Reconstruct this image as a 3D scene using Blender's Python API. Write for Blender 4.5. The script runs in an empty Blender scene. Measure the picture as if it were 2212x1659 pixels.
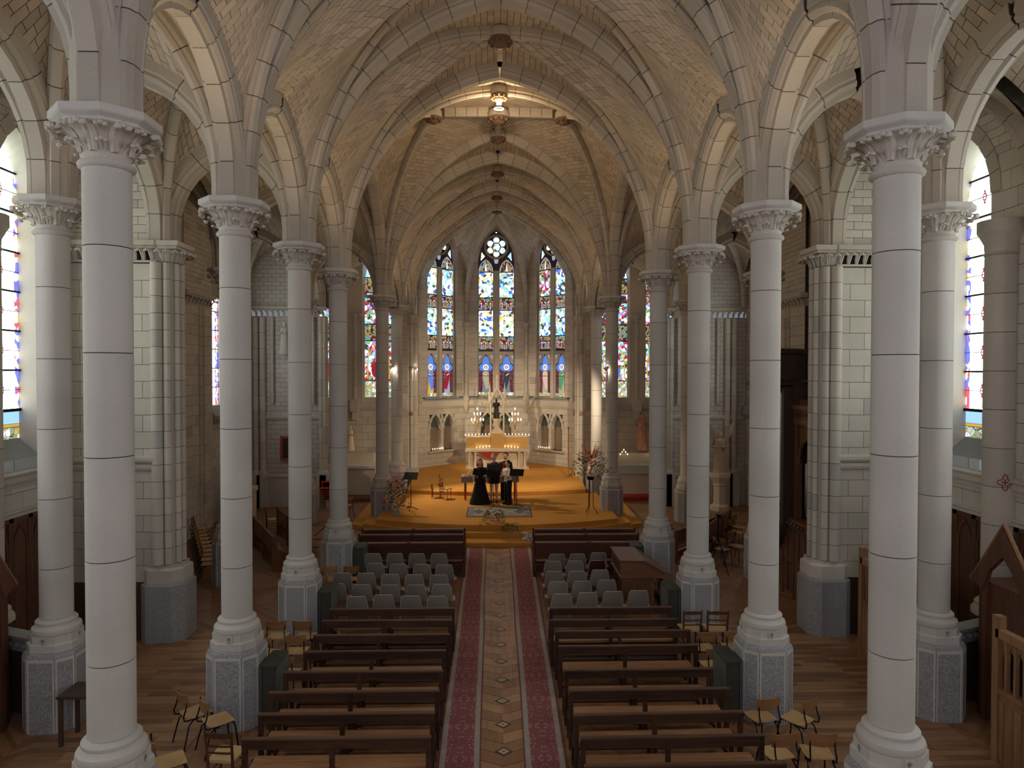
import bpy, bmesh, math, random
from mathutils import Vector as V, Matrix
random.seed(7)
S = bpy.context.scene
COL = S.collection
PI = math.pi
sin, cos, sqrt = math.sin, math.cos, math.sqrt

# ------------------------------------------------------------------ camera
FW = V((0.02743228, 0.99946785, -0.01764908)); RT = V((0.99962315, -0.02741006, 0.00149977)); UP = V((-0.00101521, 0.01768357, 0.99984312))
CAMP = V((-0.1572, 0.0, 5.51)); FPX = 1475.0
cd = bpy.data.cameras.new('camera'); cam = bpy.data.objects.new('camera', cd); COL.objects.link(cam)
cd.sensor_width = 36.0; cd.lens = 36.0 * FPX / 2212.0; cd.clip_start = 0.05; cd.clip_end = 200
cam.matrix_world = Matrix(((RT.x, UP.x, -FW.x, CAMP.x), (RT.y, UP.y, -FW.y, CAMP.y), (RT.z, UP.z, -FW.z, CAMP.z), (0, 0, 0, 1)))
S.camera = cam
def proj(p):
    d = V(p) - CAMP; z = d.dot(FW)
    if z < 0.1: return None
    return 1106 + FPX * d.dot(RT) / z, 829.5 - FPX * d.dot(UP) / z, z

# ------------------------------------------------------------------ world and exposure
W = bpy.data.worlds.new('world'); S.world = W; W.use_nodes = True
W.node_tree.nodes['Background'].inputs['Color'].default_value = (0.75, 0.85, 1.0, 1)
W.node_tree.nodes['Background'].inputs['Strength'].default_value = 0.25
S.view_settings.view_transform = 'Standard'; S.view_settings.look = 'None'
S.view_settings.exposure = 0.0; S.view_settings.gamma = 1.0; S.view_settings.use_curve_mapping = False
S.cycles.max_bounces = 6; S.cycles.diffuse_bounces = 4; S.cycles.glossy_bounces = 2; S.cycles.transmission_bounces = 2; S.cycles.caustics_reflective = False; S.cycles.caustics_refractive = False
WIN_E = 5.6         # daylight seen through the pale side windows
WIN_E2 = 3.2        # daylight through the deep coloured windows

# ------------------------------------------------------------------ key dimensions (metres)
YS = [7.300, 10.841, 14.382, 17.923, 21.464, 25.004, 28.756, 32.3]
YM1 = 3.759; YM2 = 0.218; YM3 = -3.3
NX = 4.2; AX = 7.0; OX = 8.85; TX = 10.3
ZN = 7.605; ZB = 1.68; ZA = 8.15
STG = 0.473; UPL = 0.625

# ------------------------------------------------------------------ materials
def srgb(r, g, b):
    f = lambda c: (c / 255 / 12.92) if c <= 10 else ((c / 255 + 0.055) / 1.055) ** 2.4
    return (f(r), f(g), f(b), 1)
MATS = {}
class NT:
    def __init__(s, name):
        s.m = bpy.data.materials.new(name); s.m.use_nodes = True; s.t = s.m.node_tree; s.n = s.t.nodes; s.l = s.t.links
        s.out = s.n['Material Output']; s.b = s.n['Principled BSDF']; MATS[name] = s.m
    def N(s, ty, **k):
        n = s.n.new(ty)
        for a, v in k.items(): setattr(n, a, v)
        return n
    def L(s, a, b): s.l.new(a, b)
    def val(s, op, a, b=None, c=None, clamp=False):
        n = s.N('ShaderNodeMath', operation=op); n.use_clamp = clamp
        for i, x in enumerate((a, b, c)):
            if x is None: continue
            if isinstance(x, (int, float)): n.inputs[i].default_value = x
            else: s.L(x, n.inputs[i])
        return n.outputs[0]
    def mix(s, f, a, b, mode='MIX'):
        n = s.N('ShaderNodeMix', data_type='RGBA', blend_type=mode)
        for i, x in ((0, f), (6, a), (7, b)):
            if isinstance(x, (int, float)): n.inputs[i].default_value = x
            elif isinstance(x, tuple): n.inputs[i].default_value = x
            else: s.L(x, n.inputs[i])
        return n.outputs[2]
    def pos(s): return s.N('ShaderNodeNewGeometry').outputs['Position']
    def obj(s): return s.N('ShaderNodeTexCoord').outputs['Object']
    def uv(s): return s.N('ShaderNodeTexCoord').outputs['UV']
    def noise(s, co, scale, detail=4, rough=0.55):
        n = s.N('ShaderNodeTexNoise'); n.inputs['Scale'].default_value = scale; n.inputs['Detail'].default_value = detail; n.inputs['Roughness'].default_value = rough
        s.L(co, n.inputs['Vector']); return n.outputs['Fac']
    def vor(s, co, scale, feature='F1', out='Distance'):
        n = s.N('ShaderNodeTexVoronoi', feature=feature); n.inputs['Scale'].default_value = scale; s.L(co, n.inputs['Vector']); return n.outputs[out]
    def ramp(s, f, stops, interp='LINEAR'):
        n = s.N('ShaderNodeValToRGB'); r = n.color_ramp; r.interpolation = interp
        while len(r.elements) < len(stops): r.elements.new(0.5)
        for e, (p, c) in zip(r.elements, stops): e.position = p; e.color = c
        s.L(f, n.inputs[0]); return n.outputs[0]
    def sep(s, co):
        n = s.N('ShaderNodeSeparateXYZ'); s.L(co, n.inputs[0]); return n.outputs
    def rnd(s):
        a = s.N('ShaderNodeObjectInfo').outputs['Random']; b = s.N('ShaderNodeNewGeometry').outputs['Random Per Island']
        return s.val('FRACT', s.val('ADD', a, s.val('MULTIPLY', b, 7.13)))
    def scale(s, co, x, y, z):
        n = s.N('ShaderNodeMapping'); n.inputs['Scale'].default_value = (x, y, z); s.L(co, n.inputs['Vector']); return n.outputs[0]
    def base(s, c, rough=0.8, metal=0.0, spec=0.3):
        if isinstance(c, tuple): s.b.inputs['Base Color'].default_value = c
        else: s.L(c, s.b.inputs['Base Color'])
        if isinstance(rough, (int, float)): s.b.inputs['Roughness'].default_value = rough
        else: s.L(rough, s.b.inputs['Roughness'])
        s.b.inputs['Metallic'].default_value = metal; s.b.inputs['Specular IOR Level'].default_value = spec
    def bump(s, h, strength=0.3, dist=0.01):
        n = s.N('ShaderNodeBump'); n.inputs['Strength'].default_value = strength; n.inputs['Distance'].default_value = dist
        s.L(h, n.inputs['Height']); s.L(n.outputs[0], s.b.inputs['Normal'])
    def emit(s, c, strength):
        s.n.remove(s.b); e = s.N('ShaderNodeEmission')
        if isinstance(c, tuple): e.inputs[0].default_value = c
        else: s.L(c, e.inputs[0])
        if isinstance(strength, (int, float)): e.inputs[1].default_value = strength
        else: s.L(strength, e.inputs[1])
        s.L(e.outputs[0], s.out.inputs['Surface']); return s.m
def sc(c, k): return (min(1, c[0] * k), min(1, c[1] * k), min(1, c[2] * k), 1)
def stone(name, c, rv=0.10, grain=0.06, grey=0.0, rough=0.85, bmp=0.15):
    t = NT(name); p = t.pos(); r = t.rnd()
    n1 = t.noise(p, 1.1, 1); n2 = t.noise(p, 60, 0)
    f = t.val('MULTIPLY_ADD', r, 2 * rv, 1 - rv)
    f = t.val('ADD', f, t.val('MULTIPLY', t.val('SUBTRACT', n1, 0.5), 0.30))
    f = t.val('ADD', f, t.val('MULTIPLY', t.val('SUBTRACT', n2, 0.5), grain * 4))
    col = c
    if grey:
        g = t.val('GREATER_THAN', t.val('FRACT', t.val('MULTIPLY', r, 5.7)), 1 - grey)
        col = t.mix(t.val('MULTIPLY', g, 0.7), c, (c[0] * .72, c[1] * .76, c[2] * .84, 1))
    cm = t.N('ShaderNodeCombineXYZ'); [t.L(f, cm.inputs[i]) for i in range(3)]
    t.base(t.mix(1.0, col, cm.outputs[0], 'MULTIPLY'), rough, 0, 0.2)
    return t.m
def plain(name, c, rough=0.6, metal=0.0, var=0.08, scale_=8, spec=0.4, rv=0.0):
    t = NT(name); n = t.noise(t.obj(), scale_, 1)
    f = t.val('ADD', t.val('MULTIPLY', t.val('SUBTRACT', n, 0.5), var * 2), 1.0)
    if rv: f = t.val('ADD', f, t.val('MULTIPLY', t.val('SUBTRACT', t.rnd(), 0.5), rv * 2))
    cm = t.N('ShaderNodeCombineXYZ'); [t.L(f, cm.inputs[i]) for i in range(3)]
    t.base(t.mix(1.0, c, cm.outputs[0], 'MULTIPLY'), rough, metal, spec); return t.m
def wood(name, c1, c2, rough=0.45, ax='x', k=1.0, rv=0.12, spec=0.4):
    t = NT(name); s_ = (1.5, 22, 22) if ax == 'x' else ((22, 1.5, 22) if ax == 'y' else (22, 22, 1.5))
    p = t.scale(t.pos(), *[a * k for a in s_]); n = t.noise(p, 1.0, 2, 0.6); n2 = t.noise(t.pos(), 1.7, 1)
    f = t.val('ADD', t.val('MULTIPLY', n, 0.75), t.val('MULTIPLY', n2, 0.25))
    f = t.val('ADD', f, t.val('MULTIPLY', t.val('SUBTRACT', t.rnd(), 0.5), rv * 2))
    t.base(t.ramp(f, [(0.3, c1), (0.7, c2)]), rough, 0, spec); return t.m
STC = (0.60, 0.555, 0.475, 1)
stone('column_stone', (0.585, 0.565, 0.515, 1), 0.03, 0.03)
stone('carved_stone', (0.56, 0.52, 0.45, 1), 0.05, 0.05)
stone('arch_stone', (0.47, 0.43, 0.36, 1), 0.08, 0.05)
stone('wall_stone', (0.58, 0.545, 0.47, 1), 0.07, 0.05, 0.08)
stone('vault_brick', (0.52, 0.45, 0.35, 1), 0.11, 0.05, 0.14)
stone('plaque_stone', (0.56, 0.53, 0.50, 1), 0.06, 0.06)
stone('sill_stone', (0.33, 0.33, 0.32, 1), 0.08, 0.1)
stone('granite', (0.33, 0.335, 0.34, 1), 0.03, 0.28, 0, 0.9)
stone('mortar', (0.10, 0.085, 0.075, 1), 0.0, 0.1)
stone('dark_mortar', (0.05, 0.045, 0.045, 1), 0.0, 0.1)
stone('altar_stone', (0.66, 0.58, 0.45, 1), 0.05, 0.06)
stone('niche_green', (0.10, 0.135, 0.115, 1), 0.05, 0.1)
stone('niche_brown', (0.26, 0.205, 0.15, 1), 0.05, 0.1)
plain('boss_wood', (0.16, 0.10, 0.06, 1), 0.6)
wood('pew_dark', (0.028, 0.014, 0.009, 1), (0.075, 0.036, 0.02, 1), 0.42)
wood('pew_rail', (0.06, 0.03, 0.017, 1), (0.13, 0.07, 0.04, 1), 0.38)
wood('pew_seat', (0.23, 0.10, 0.042, 1), (0.42, 0.22, 0.10, 1), 0.34)
wood('front_pew', (0.055, 0.020, 0.013, 1), (0.11, 0.040, 0.025, 1), 0.36)
wood('front_pew_top', (0.25, 0.13, 0.085, 1), (0.36, 0.20, 0.13, 1), 0.28)
wood('chair_ply', (0.42, 0.25, 0.10, 1), (0.58, 0.38, 0.17, 1), 0.4, 'y', 0.7, 0.2)
wood('chair_back_ply', (0.24, 0.115, 0.045, 1), (0.36, 0.19, 0.08, 1), 0.4, 'x', 0.7, 0.2)
wood('rush_frame', (0.07, 0.025, 0.014, 1), (0.13, 0.05, 0.026, 1), 0.4, 'z')
wood('light_rush_frame', (0.38, 0.17, 0.06, 1), (0.5, 0.25, 0.1, 1), 0.45, 'z')
plain('rush_seat', (0.55, 0.38, 0.17, 1), 0.8, 0, 0.25, 40)
wood('organ_wood', (0.13, 0.055, 0.025, 1), (0.24, 0.11, 0.05, 1), 0.5, 'z')
wood('organ_dark', (0.045, 0.028, 0.022, 1), (0.09, 0.055, 0.04, 1), 0.5, 'z')
wood('confessional_wood', (0.20, 0.105, 0.05, 1), (0.34, 0.19, 0.095, 1), 0.55, 'z')
wood('wainscot_wood', (0.085, 0.034, 0.018, 1), (0.15, 0.065, 0.034, 1), 0.5, 'z')
wood('console_wood', (0.145, 0.062, 0.030, 1), (0.22, 0.10, 0.05, 1), 0.35)
wood('red_wood', (0.34, 0.06, 0.025, 1), (0.46, 0.10, 0.04, 1), 0.4, 'z')
wood('floor_board', (0.19, 0.10, 0.05, 1), (0.36, 0.205, 0.105, 1), 0.42, 'x', 0.6, 0.25)
wood('floor_wood', (0.21, 0.10, 0.048, 1), (0.33, 0.165, 0.08, 1), 0.42, 'y', 0.6, 0.2)
wood('chevron_wood', (0.27, 0.135, 0.060, 1), (0.46, 0.25, 0.12, 1), 0.38, 'y', 0.6, 0.22)
plain('inlay_dark', (0.06, 0.04, 0.04, 1), 0.4)
plain('inlay_light', (0.50, 0.36, 0.20, 1), 0.4)
plain('black_metal', (0.012, 0.012, 0.014, 1), 0.35, 0.6)
plain('steel_blue', (0.010, 0.013, 0.025, 1), 0.3, 0.5)
plain('chrome', (0.75, 0.75, 0.75, 1), 0.18, 1.0)
plain('brass', (0.72, 0.42, 0.14, 1), 0.28, 1.0)
plain('gilt', (0.80, 0.50, 0.17, 1), 0.35, 0.8, 0.2, 30)
plain('pipe_metal', (0.28, 0.29, 0.31, 1), 0.35, 0.85)
plain('radiator', (0.055, 0.060, 0.048, 1), 0.55, 0.2, 0.2)
plain('radiator_side', (0.13, 0.15, 0.13, 1), 0.55, 0.1, 0.2)
plain('grey_plastic', (0.235, 0.215, 0.185, 1), 0.45, 0, 0.06, 5, 0.4, 0.06)
plain('plastic_edge', (0.44, 0.39, 0.33, 1), 0.45)
plain('maroon_plastic', (0.075, 0.014, 0.014, 1), 0.4)
plain('red_plastic', (0.55, 0.065, 0.025, 1), 0.35)
plain('black_cloth', (0.008, 0.008, 0.009, 1), 0.9, 0, 0.2)
plain('charcoal_cloth', (0.045, 0.045, 0.05, 1), 0.9, 0, 0.2)
plain('white_cloth', (0.78, 0.76, 0.70, 1), 0.85)
plain('pink_cloth', (0.62, 0.28, 0.34, 1), 0.85, 0, 0.3, 40)
plain('red_cloth', (0.36, 0.03, 0.025, 1), 0.8)
plain('lace_cloth', (0.58, 0.62, 0.56, 1), 0.85, 0, 0.25, 60)
plain('skin', (0.72, 0.44, 0.31, 1), 0.55)
plain('hair_red', (0.20, 0.060, 0.028, 1), 0.6, 0, 0.3, 30)
plain('hair_blond', (0.42, 0.27, 0.13, 1), 0.6, 0, 0.3, 30)
plain('hair_dark', (0.022, 0.014, 0.011, 1), 0.5, 0, 0.3, 30)
plain('dark_bronze', (0.018, 0.014, 0.012, 1), 0.4, 0.2)
plain('statue_stone', (0.47, 0.37, 0.25, 1), 0.7, 0, 0.3, 20)
plain('statue_pink', (0.60, 0.30, 0.21, 1), 0.6, 0, 0.3, 12)
plain('statue_gold', (0.55, 0.38, 0.16, 1), 0.5, 0.3, 0.3, 12)
plain('statue_dark', (0.10, 0.085, 0.10, 1), 0.6)
plain('white_paint', (0.72, 0.70, 0.66, 1), 0.5)
plain('sheet_paper', (0.82, 0.80, 0.76, 1), 0.7)
plain('painted_red', (0.33, 0.05, 0.035, 1), 0.6)
plain('candle_wax', (0.85, 0.78, 0.62, 1), 0.5)
plain('leaf_green', (0.06, 0.115, 0.035, 1), 0.6, 0, 0.4, 30)
plain('leaf_dark', (0.016, 0.024, 0.018, 1), 0.6, 0, 0.4, 30)
plain('leaf_light', (0.24, 0.30, 0.09, 1), 0.6, 0, 0.3, 30)
plain('petal_peach', (0.80, 0.38, 0.24, 1), 0.6, 0, 0.15, 30)
plain('petal_orange', (0.80, 0.30, 0.06, 1), 0.6, 0, 0.15, 30)
plain('petal_cream', (0.80, 0.70, 0.50, 1), 0.6, 0, 0.1, 30)
plain('petal_blue', (0.50, 0.58, 0.78, 1), 0.6, 0, 0.1, 30)
plain('glass_vase', (0.35, 0.42, 0.36, 1), 0.15)
plain('harpsichord_green', (0.27, 0.27, 0.22, 1), 0.5)
plain('dark_speaker', (0.012, 0.011, 0.012, 1), 0.7)
plain('red_carpet', (0.42, 0.035, 0.03, 1), 0.95, 0, 0.2, 20)
plain('picture_dark', (0.05, 0.028, 0.02, 1), 0.5)
plain('iron_bar', (0.012, 0.012, 0.013, 1), 0.7)
NT('candle_flame').emit((1.0, 0.72, 0.40, 1), 16.0)
NT('bulb').emit((1.0, 0.80, 0.55, 1), 90.0)
NT('spot_glass').emit((1.0, 0.86, 0.68, 1), 60.0)
# orange stage carpet
t = NT('stage_carpet'); n = t.noise(t.pos(), 220, 2); n2 = t.noise(t.pos(), 0.8, 3)
t.base(t.ramp(t.val('ADD', t.val('MULTIPLY', n, 0.3), t.val('MULTIPLY', n2, 0.5)), [(0.25, (0.52, 0.245, 0.050, 1)), (0.6, (0.66, 0.33, 0.075, 1))]), 0.95, 0, 0.1); t.bump(n, 0.4, 0.004)
# patterned runner: mirrored flower lattice inside pale borders
def pattern_mat(name, field, dots, border, bw, size):
    t = NT(name); u = t.sep(t.uv()); x = t.val('ABSOLUTE', t.val('SUBTRACT', u[0], 0.5)); y = t.val('PINGPONG', t.val('MULTIPLY', u[1], size[1]), 0.45)
    cm = t.N('ShaderNodeCombineXYZ'); t.L(t.val('MULTIPLY', x, size[0]), cm.inputs[0]); t.L(y, cm.inputs[1])
    v = t.vor(cm.outputs[0], 15.0); v2 = t.vor(cm.outputs[0], 42.0)
    a = t.mix(t.val('LESS_THAN', v2, 0.34), field, sc(field, 0.55)); a = t.mix(t.val('LESS_THAN', v, 0.30), a, dots); a = t.mix(t.val('LESS_THAN', v, 0.13), a, sc(field, 1.4))
    bd = t.val('GREATER_THAN', x, 0.5 - bw); bd2 = t.val('GREATER_THAN', x, 0.5 - bw * 0.22)
    bn = t.mix(t.val('LESS_THAN', v2, 0.30), border, sc(border, 0.62))
    a = t.mix(bd, a, bn); a = t.mix(bd2, a, sc(field, 0.7)); t.base(a, 0.95, 0, 0.1); return t.m
pattern_mat('runner_carpet', (0.30, 0.115, 0.115, 1), (0.42, 0.28, 0.235, 1), (0.40, 0.355, 0.30, 1), 0.165, (0.61, 15.0))
t = NT('rug'); u = t.sep(t.uv()); ax_ = t.val('ABSOLUTE', t.val('SUBTRACT', u[0], 0.5)); ay_ = t.val('ABSOLUTE', t.val('SUBTRACT', u[1], 0.5))
d_ = t.val('ADD', t.val('MULTIPLY', t.val('PINGPONG', ax_, 0.16), 2.3), t.val('MULTIPLY', ay_, 1.0)); v = t.vor(t.scale(t.uv(), 2.3, 1.5, 1), 16)
c_ = t.mix(t.val('LESS_THAN', v, 0.28), (0.30, 0.28, 0.24, 1), (0.16, 0.17, 0.20, 1)); c_ = t.mix(t.val('LESS_THAN', t.val('ABSOLUTE', t.val('SUBTRACT', d_, 0.36)), 0.045), c_, (0.40, 0.36, 0.30, 1))
c_ = t.mix(t.val('LESS_THAN', d_, 0.20), c_, (0.14, 0.15, 0.19, 1))
e_ = t.val('MAXIMUM', t.val('MULTIPLY', ax_, 1.0), t.val('SUBTRACT', ay_, 0.0)); bd = t.val('MAXIMUM', t.val('GREATER_THAN', ax_, 0.40), t.val('GREATER_THAN', ay_, 0.36))
c_ = t.mix(bd, c_, t.mix(t.val('LESS_THAN', v, 0.33), (0.20, 0.20, 0.22, 1), (0.46, 0.36, 0.30, 1))); c_ = t.mix(t.val('GREATER_THAN', e_, 0.487), c_, (0.05, 0.05, 0.07, 1)); t.base(c_, 0.95, 0, 0.1)
# herringbone parquet for the rest of the floor
t = NT('parquet'); p = t.pos(); u = t.sep(p)
zz = t.val('MULTIPLY', t.val('PINGPONG', u[0], 0.55), 1.0); rowv = t.val('FLOOR', t.val('MULTIPLY', t.val('ADD', u[1], zz), 10.0)); colv = t.val('FLOOR', t.val('MULTIPLY', u[0], 1 / 0.55))
cm = t.N('ShaderNodeCombineXYZ'); t.L(rowv, cm.inputs[0]); t.L(colv, cm.inputs[1]); wn = t.N('ShaderNodeTexWhiteNoise'); t.L(cm.outputs[0], wn.inputs[0])
n = t.noise(t.scale(p, 3, 20, 1), 1.0, 4); f = t.val('ADD', t.val('MULTIPLY', wn.outputs['Value'], 0.5), t.val('MULTIPLY', n, 0.5))
t.base(t.ramp(f, [(0.2, (0.19, 0.095, 0.045, 1)), (0.8, (0.34, 0.175, 0.085, 1))]), 0.42, 0, 0.4)

# ------------------------------------------------------------------ stained glass (lit from outside, so it emits)
def glass_color(name, stops, scale_, strength, lead=0.035, sx=1, sy=1):
    t = NT(name); co = t.scale(t.pos(), sx, 1.0, sy)
    c = t.vor(co, scale_, 'F1', 'Color'); h = t.sep(c)[0]; e = t.vor(co, scale_, 'DISTANCE_TO_EDGE', 'Distance')
    col = t.ramp(h, stops, 'CONSTANT'); col = t.mix(t.val('LESS_THAN', e, lead), col, (0.012, 0.011, 0.012, 1)); return t.emit(col, strength)
def pos_stops(cols): return [(i / len(cols), c) for i, c in enumerate(cols)]
w_, bl, lb, gd, rd, gn, dk, sk = (0.95, 0.97, 1, 1), (0.04, 0.13, 0.62, 1), (0.25, 0.6, 0.95, 1), (0.62, 0.50, 0.16, 1), (0.36, 0.03, 0.045, 1), (0.16, 0.38, 0.15, 1), (0.05, 0.05, 0.06, 1), (0.75, 0.55, 0.42, 1)
glass_color('glass_scene_bright', pos_stops([w_, w_, lb, (.75, .8, .7, 1), dk, bl, w_, gd]), 7.5, WIN_E2 * 0.62, 0.02)
glass_color('glass_scene_blue', pos_stops([lb, w_, bl, lb, w_, (.3, .45, .3, 1), dk, w_]), 7.0, WIN_E2 * 0.6, 0.02)
glass_color('glass_scene_red', pos_stops([rd, w_, (.45, .2, .5, 1), gn, w_, lb, rd, dk]), 7.5, WIN_E2 * 0.5, 0.02)
glass_color('glass_canopy', pos_stops([gd, (.5, .42, .2, 1), dk, (.7, .62, .35, 1), rd, (.45, .5, .3, 1), lb, gd]), 10, WIN_E2 * 0.22, 0.045)
glass_color('glass_rose', pos_stops([w_, (.8, .9, .8, 1), lb, w_, (.85, .8, .5, 1), w_]), 7, WIN_E2 * 0.75, 0.03)
glass_color('glass_wall_red', pos_stops([(.22, .06, .07, 1), (.30, .09, .10, 1), (.25, .05, .06, 1)]), 7, WIN_E2 * 0.22, 0.03)
glass_color('glass_base', pos_stops([(.6, .7, .5, 1), (.35, .4, .25, 1), w_, gd]), 9, WIN_E2 * 0.32, 0.03)
glass_color('glass_chapel', pos_stops([w_, w_, rd, bl, (.8, .85, .7, 1), gd, w_, lb]), 5.0, WIN_E2 * 0.5, 0.03)
for nm, c, k in (('glass_blue', (0.13, 0.28, 0.85, 1), 0.28), ('glass_white', w_, 0.5), ('glass_gold', (0.85, 0.48, 0.06, 1), 0.28), ('glass_red', (0.42, 0.03, 0.05, 1), 0.24), ('glass_grey', (0.32, 0.36, 0.38, 1), 0.2),
                 ('glass_black', (0.08, 0.08, 0.10, 1), 0.2), ('glass_green', (0.12, 0.42, 0.2, 1), 0.24), ('glass_tan', (0.62, 0.52, 0.34, 1), 0.24), ('glass_face', sk, 0.3), ('glass_lilac', (0.4, 0.4, 0.6, 1), 0.3)):
    NT(nm).emit(c, WIN_E2 * k)
def grisaille(name, s_ax):
    t = NT(name); u = t.sep(t.uv()); x = u[0]; y = u[1]           # uv in metres from the window axis
    ax_ = t.val('ABSOLUTE', x); n = t.noise(t.uv(), 6, 3)
    d1 = t.val('ABSOLUTE', t.val('SUBTRACT', t.val('PINGPONG', t.val('ADD', y, t.val('MULTIPLY', x, 1.5)), 0.42), 0.21))
    d2 = t.val('ABSOLUTE', t.val('SUBTRACT', t.val('PINGPONG', t.val('SUBTRACT', y, t.val('MULTIPLY', x, 1.5)), 0.42), 0.21))
    l = t.val('LESS_THAN', t.val('MINIMUM', d1, d2), 0.018)
    c = t.ramp(n, [(0.35, (0.80, 0.95, 0.86, 1)), (0.6, (1, 1, 0.93, 1))]); c = t.mix(t.val('MULTIPLY', l, 0.75), c, (0.16, 0.42, 0.44, 1))
    l2 = t.val('LESS_THAN', t.val('ABSOLUTE', t.val('SUBTRACT', t.val('PINGPONG', y, 0.21), 0.002)), 0.006); c = t.mix(t.val('MULTIPLY', l2, 0.8), c, (0.05, 0.05, 0.05, 1))
    v = t.vor(t.scale(t.uv(), 1.0, 0.8, 1), 11, 'F1', 'Color'); b = t.ramp(t.sep(v)[0], pos_stops([(0.05, 0.05, 0.6, 1), w_, gd, (0.05, 0.06, 0.62, 1), rd, w_]), 'CONSTANT')
    c = t.mix(t.val('GREATER_THAN', ax_, 0.33), c, b); c = t.mix(t.val('LESS_THAN', t.val('ABSOLUTE', t.val('SUBTRACT', ax_, 0.335)), 0.012), c, (0.9, 0.85, 0.5, 1))
    return t.emit(c, WIN_E)
grisaille('glass_grisaille', 0)
NT('glass_pale_blue').emit((0.28, 0.50, 0.95, 1), WIN_E * 0.28)
NT('glass_medallion').emit((0.45, 0.05, 0.14, 1), WIN_E * 0.16)
NT('glass_medallion_heart').emit((1.0, 0.7, 0.45, 1), WIN_E * 0.4)
# ------------------------------------------------------------------ mesh helpers
class MB:
    def __init__(s): s.v = []; s.f = []; s.uvs = None
    def add(s, vs, fs):
        o = len(s.v); s.v.extend(tuple(p) for p in vs); s.f.extend(tuple(i + o for i in f) for f in fs); return s
    def box(s, x0, y0, z0, x1, y1, z1, M=None):
        vs = [V(p) for p in ((x0, y0, z0), (x1, y0, z0), (x1, y1, z0), (x0, y1, z0), (x0, y0, z1), (x1, y0, z1), (x1, y1, z1), (x0, y1, z1))]
        if M: vs = [M @ p for p in vs]
        return s.add(vs, [(0, 3, 2, 1), (4, 5, 6, 7), (0, 1, 5, 4), (1, 2, 6, 5), (2, 3, 7, 6), (3, 0, 4, 7)])
    def bbox(s, x0, y0, z0, x1, y1, z1, b=0.01):      # box with chamfered long edges
        poly = [(x0 + b, z0), (x1 - b, z0), (x1, z0 + b), (x1, z1 - b), (x1 - b, z1), (x0 + b, z1), (x0, z1 - b), (x0, z0 + b)]
        n = len(poly); vs = [(x, y0, z) for x, z in poly] + [(x, y1, z) for x, z in poly]
        return s.add(vs, [tuple(range(n)), tuple(range(2 * n - 1, n - 1, -1))] + [(i, i + n, (i + 1) % n + n, (i + 1) % n) for i in range(n)])
    def rings(s, rs, close=True, cap0=True, cap1=True):   # list of rings (lists of points)
        n = len(rs[0]); vs = [p for r in rs for p in r]; fs = []
        for k in range(len(rs) - 1):
            for i in range(n if close else n - 1):
                j = (i + 1) % n; fs.append((k * n + i, k * n + j, (k + 1) * n + j, (k + 1) * n + i))
        if cap0: fs.append(tuple(range(n - 1, -1, -1)))
        if cap1: fs.append(tuple((len(rs) - 1) * n + i for i in range(n)))
        return s.add(vs, fs)
    def lathe(s, prof, n=16, c=(0, 0), ph=0.0, cap=True, sx=1, sy=1):
        return s.rings([[(c[0] + sx * r * cos(2 * PI * i / n + ph), c[1] + sy * r * sin(2 * PI * i / n + ph), z) for i in range(n)] for r, z in prof], True, cap, cap)
    def tube(s, pts, r, n=6, closed=False):
        pts = [V(p) for p in pts]; rs = []; up = V((0.13, 0.21, 0.97))
        for k, p in enumerate(pts):
            if closed: d = pts[(k + 1) % len(pts)] - pts[k - 1]
            else: d = pts[min(k + 1, len(pts) - 1)] - pts[max(k - 1, 0)]
            d.normalize(); a = d.cross(up)
            if a.length < 0.05: a = d.cross(V((1, 0, 0)))
            a.normalize(); b = d.cross(a); rr = r[k] if isinstance(r, (list, tuple)) else r
            rs.append([p + a * rr * cos(2 * PI * i / n) + b * rr * sin(2 * PI * i / n) for i in range(n)])
        if closed: rs.append(rs[0]); return s.rings(rs, True, False, False)
        return s.rings(rs)
    def prism(s, poly, z0, z1): return s.rings([[(x, y, z0) for x, y in poly], [(x, y, z1) for x, y in poly]])
    def sphere(s, c, r, n=8, m=6, sx=1, sy=1, sz=1):
        return s.rings([[(c[0] + sx * r * sin(PI * max(0.02, min(0.98, k / m))) * cos(2 * PI * i / n), c[1] + sy * r * sin(PI * max(0.02, min(0.98, k / m))) * sin(2 * PI * i / n), c[2] - sz * r * cos(PI * k / m)) for i in range(n)] for k in range(m + 1)])
    def mesh(s, name, smooth=False):
        me = bpy.data.meshes.new(name); me.from_pydata([tuple(p) for p in s.v], [], s.f); me.update()
        if s.uvs:
            l = me.uv_layers.new(name='UVMap')
            for i, lp in enumerate(me.loops): l.data[i].uv = s.uvs[lp.vertex_index]
        if smooth:
            me.polygons.foreach_set('use_smooth', [True] * len(me.polygons))
            try: me.set_sharp_from_angle(angle=math.radians(40))
            except Exception: pass
        return me
    def build(s, name, mat, parent=None, smooth=False, **k): return link(name, s.mesh(name, smooth), mat, parent, **k)
def link(name, me, mat, parent=None, loc=None, rot=None, scl=None, label=None):
    if mat and not me.materials: me.materials.append(MATS[mat])
    o = bpy.data.objects.new(name, me); COL.objects.link(o)
    if parent: o.parent = parent
    if loc: o.location = loc
    if rot: o.rotation_euler = rot
    if scl: o.scale = scl
    if label: o['label'] = label
    return o
def tag(o, label=None, cat=None, group=None, kind=None):
    if label: o['label'] = label
    if cat: o['category'] = cat
    if group: o['group'] = group
    if kind: o['kind'] = kind
    return o
def thing(name, label=None, cat=None, loc=(0, 0, 0), rz=0.0, group=None, kind=None):
    o = bpy.data.objects.new(name, None); COL.objects.link(o); o.location = loc; o.rotation_euler = (0, 0, rz); o.empty_display_size = 0.1
    return tag(o, label, cat, group, kind)
def kids(o): return [c for c in bpy.data.objects if c.parent == o]
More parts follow.
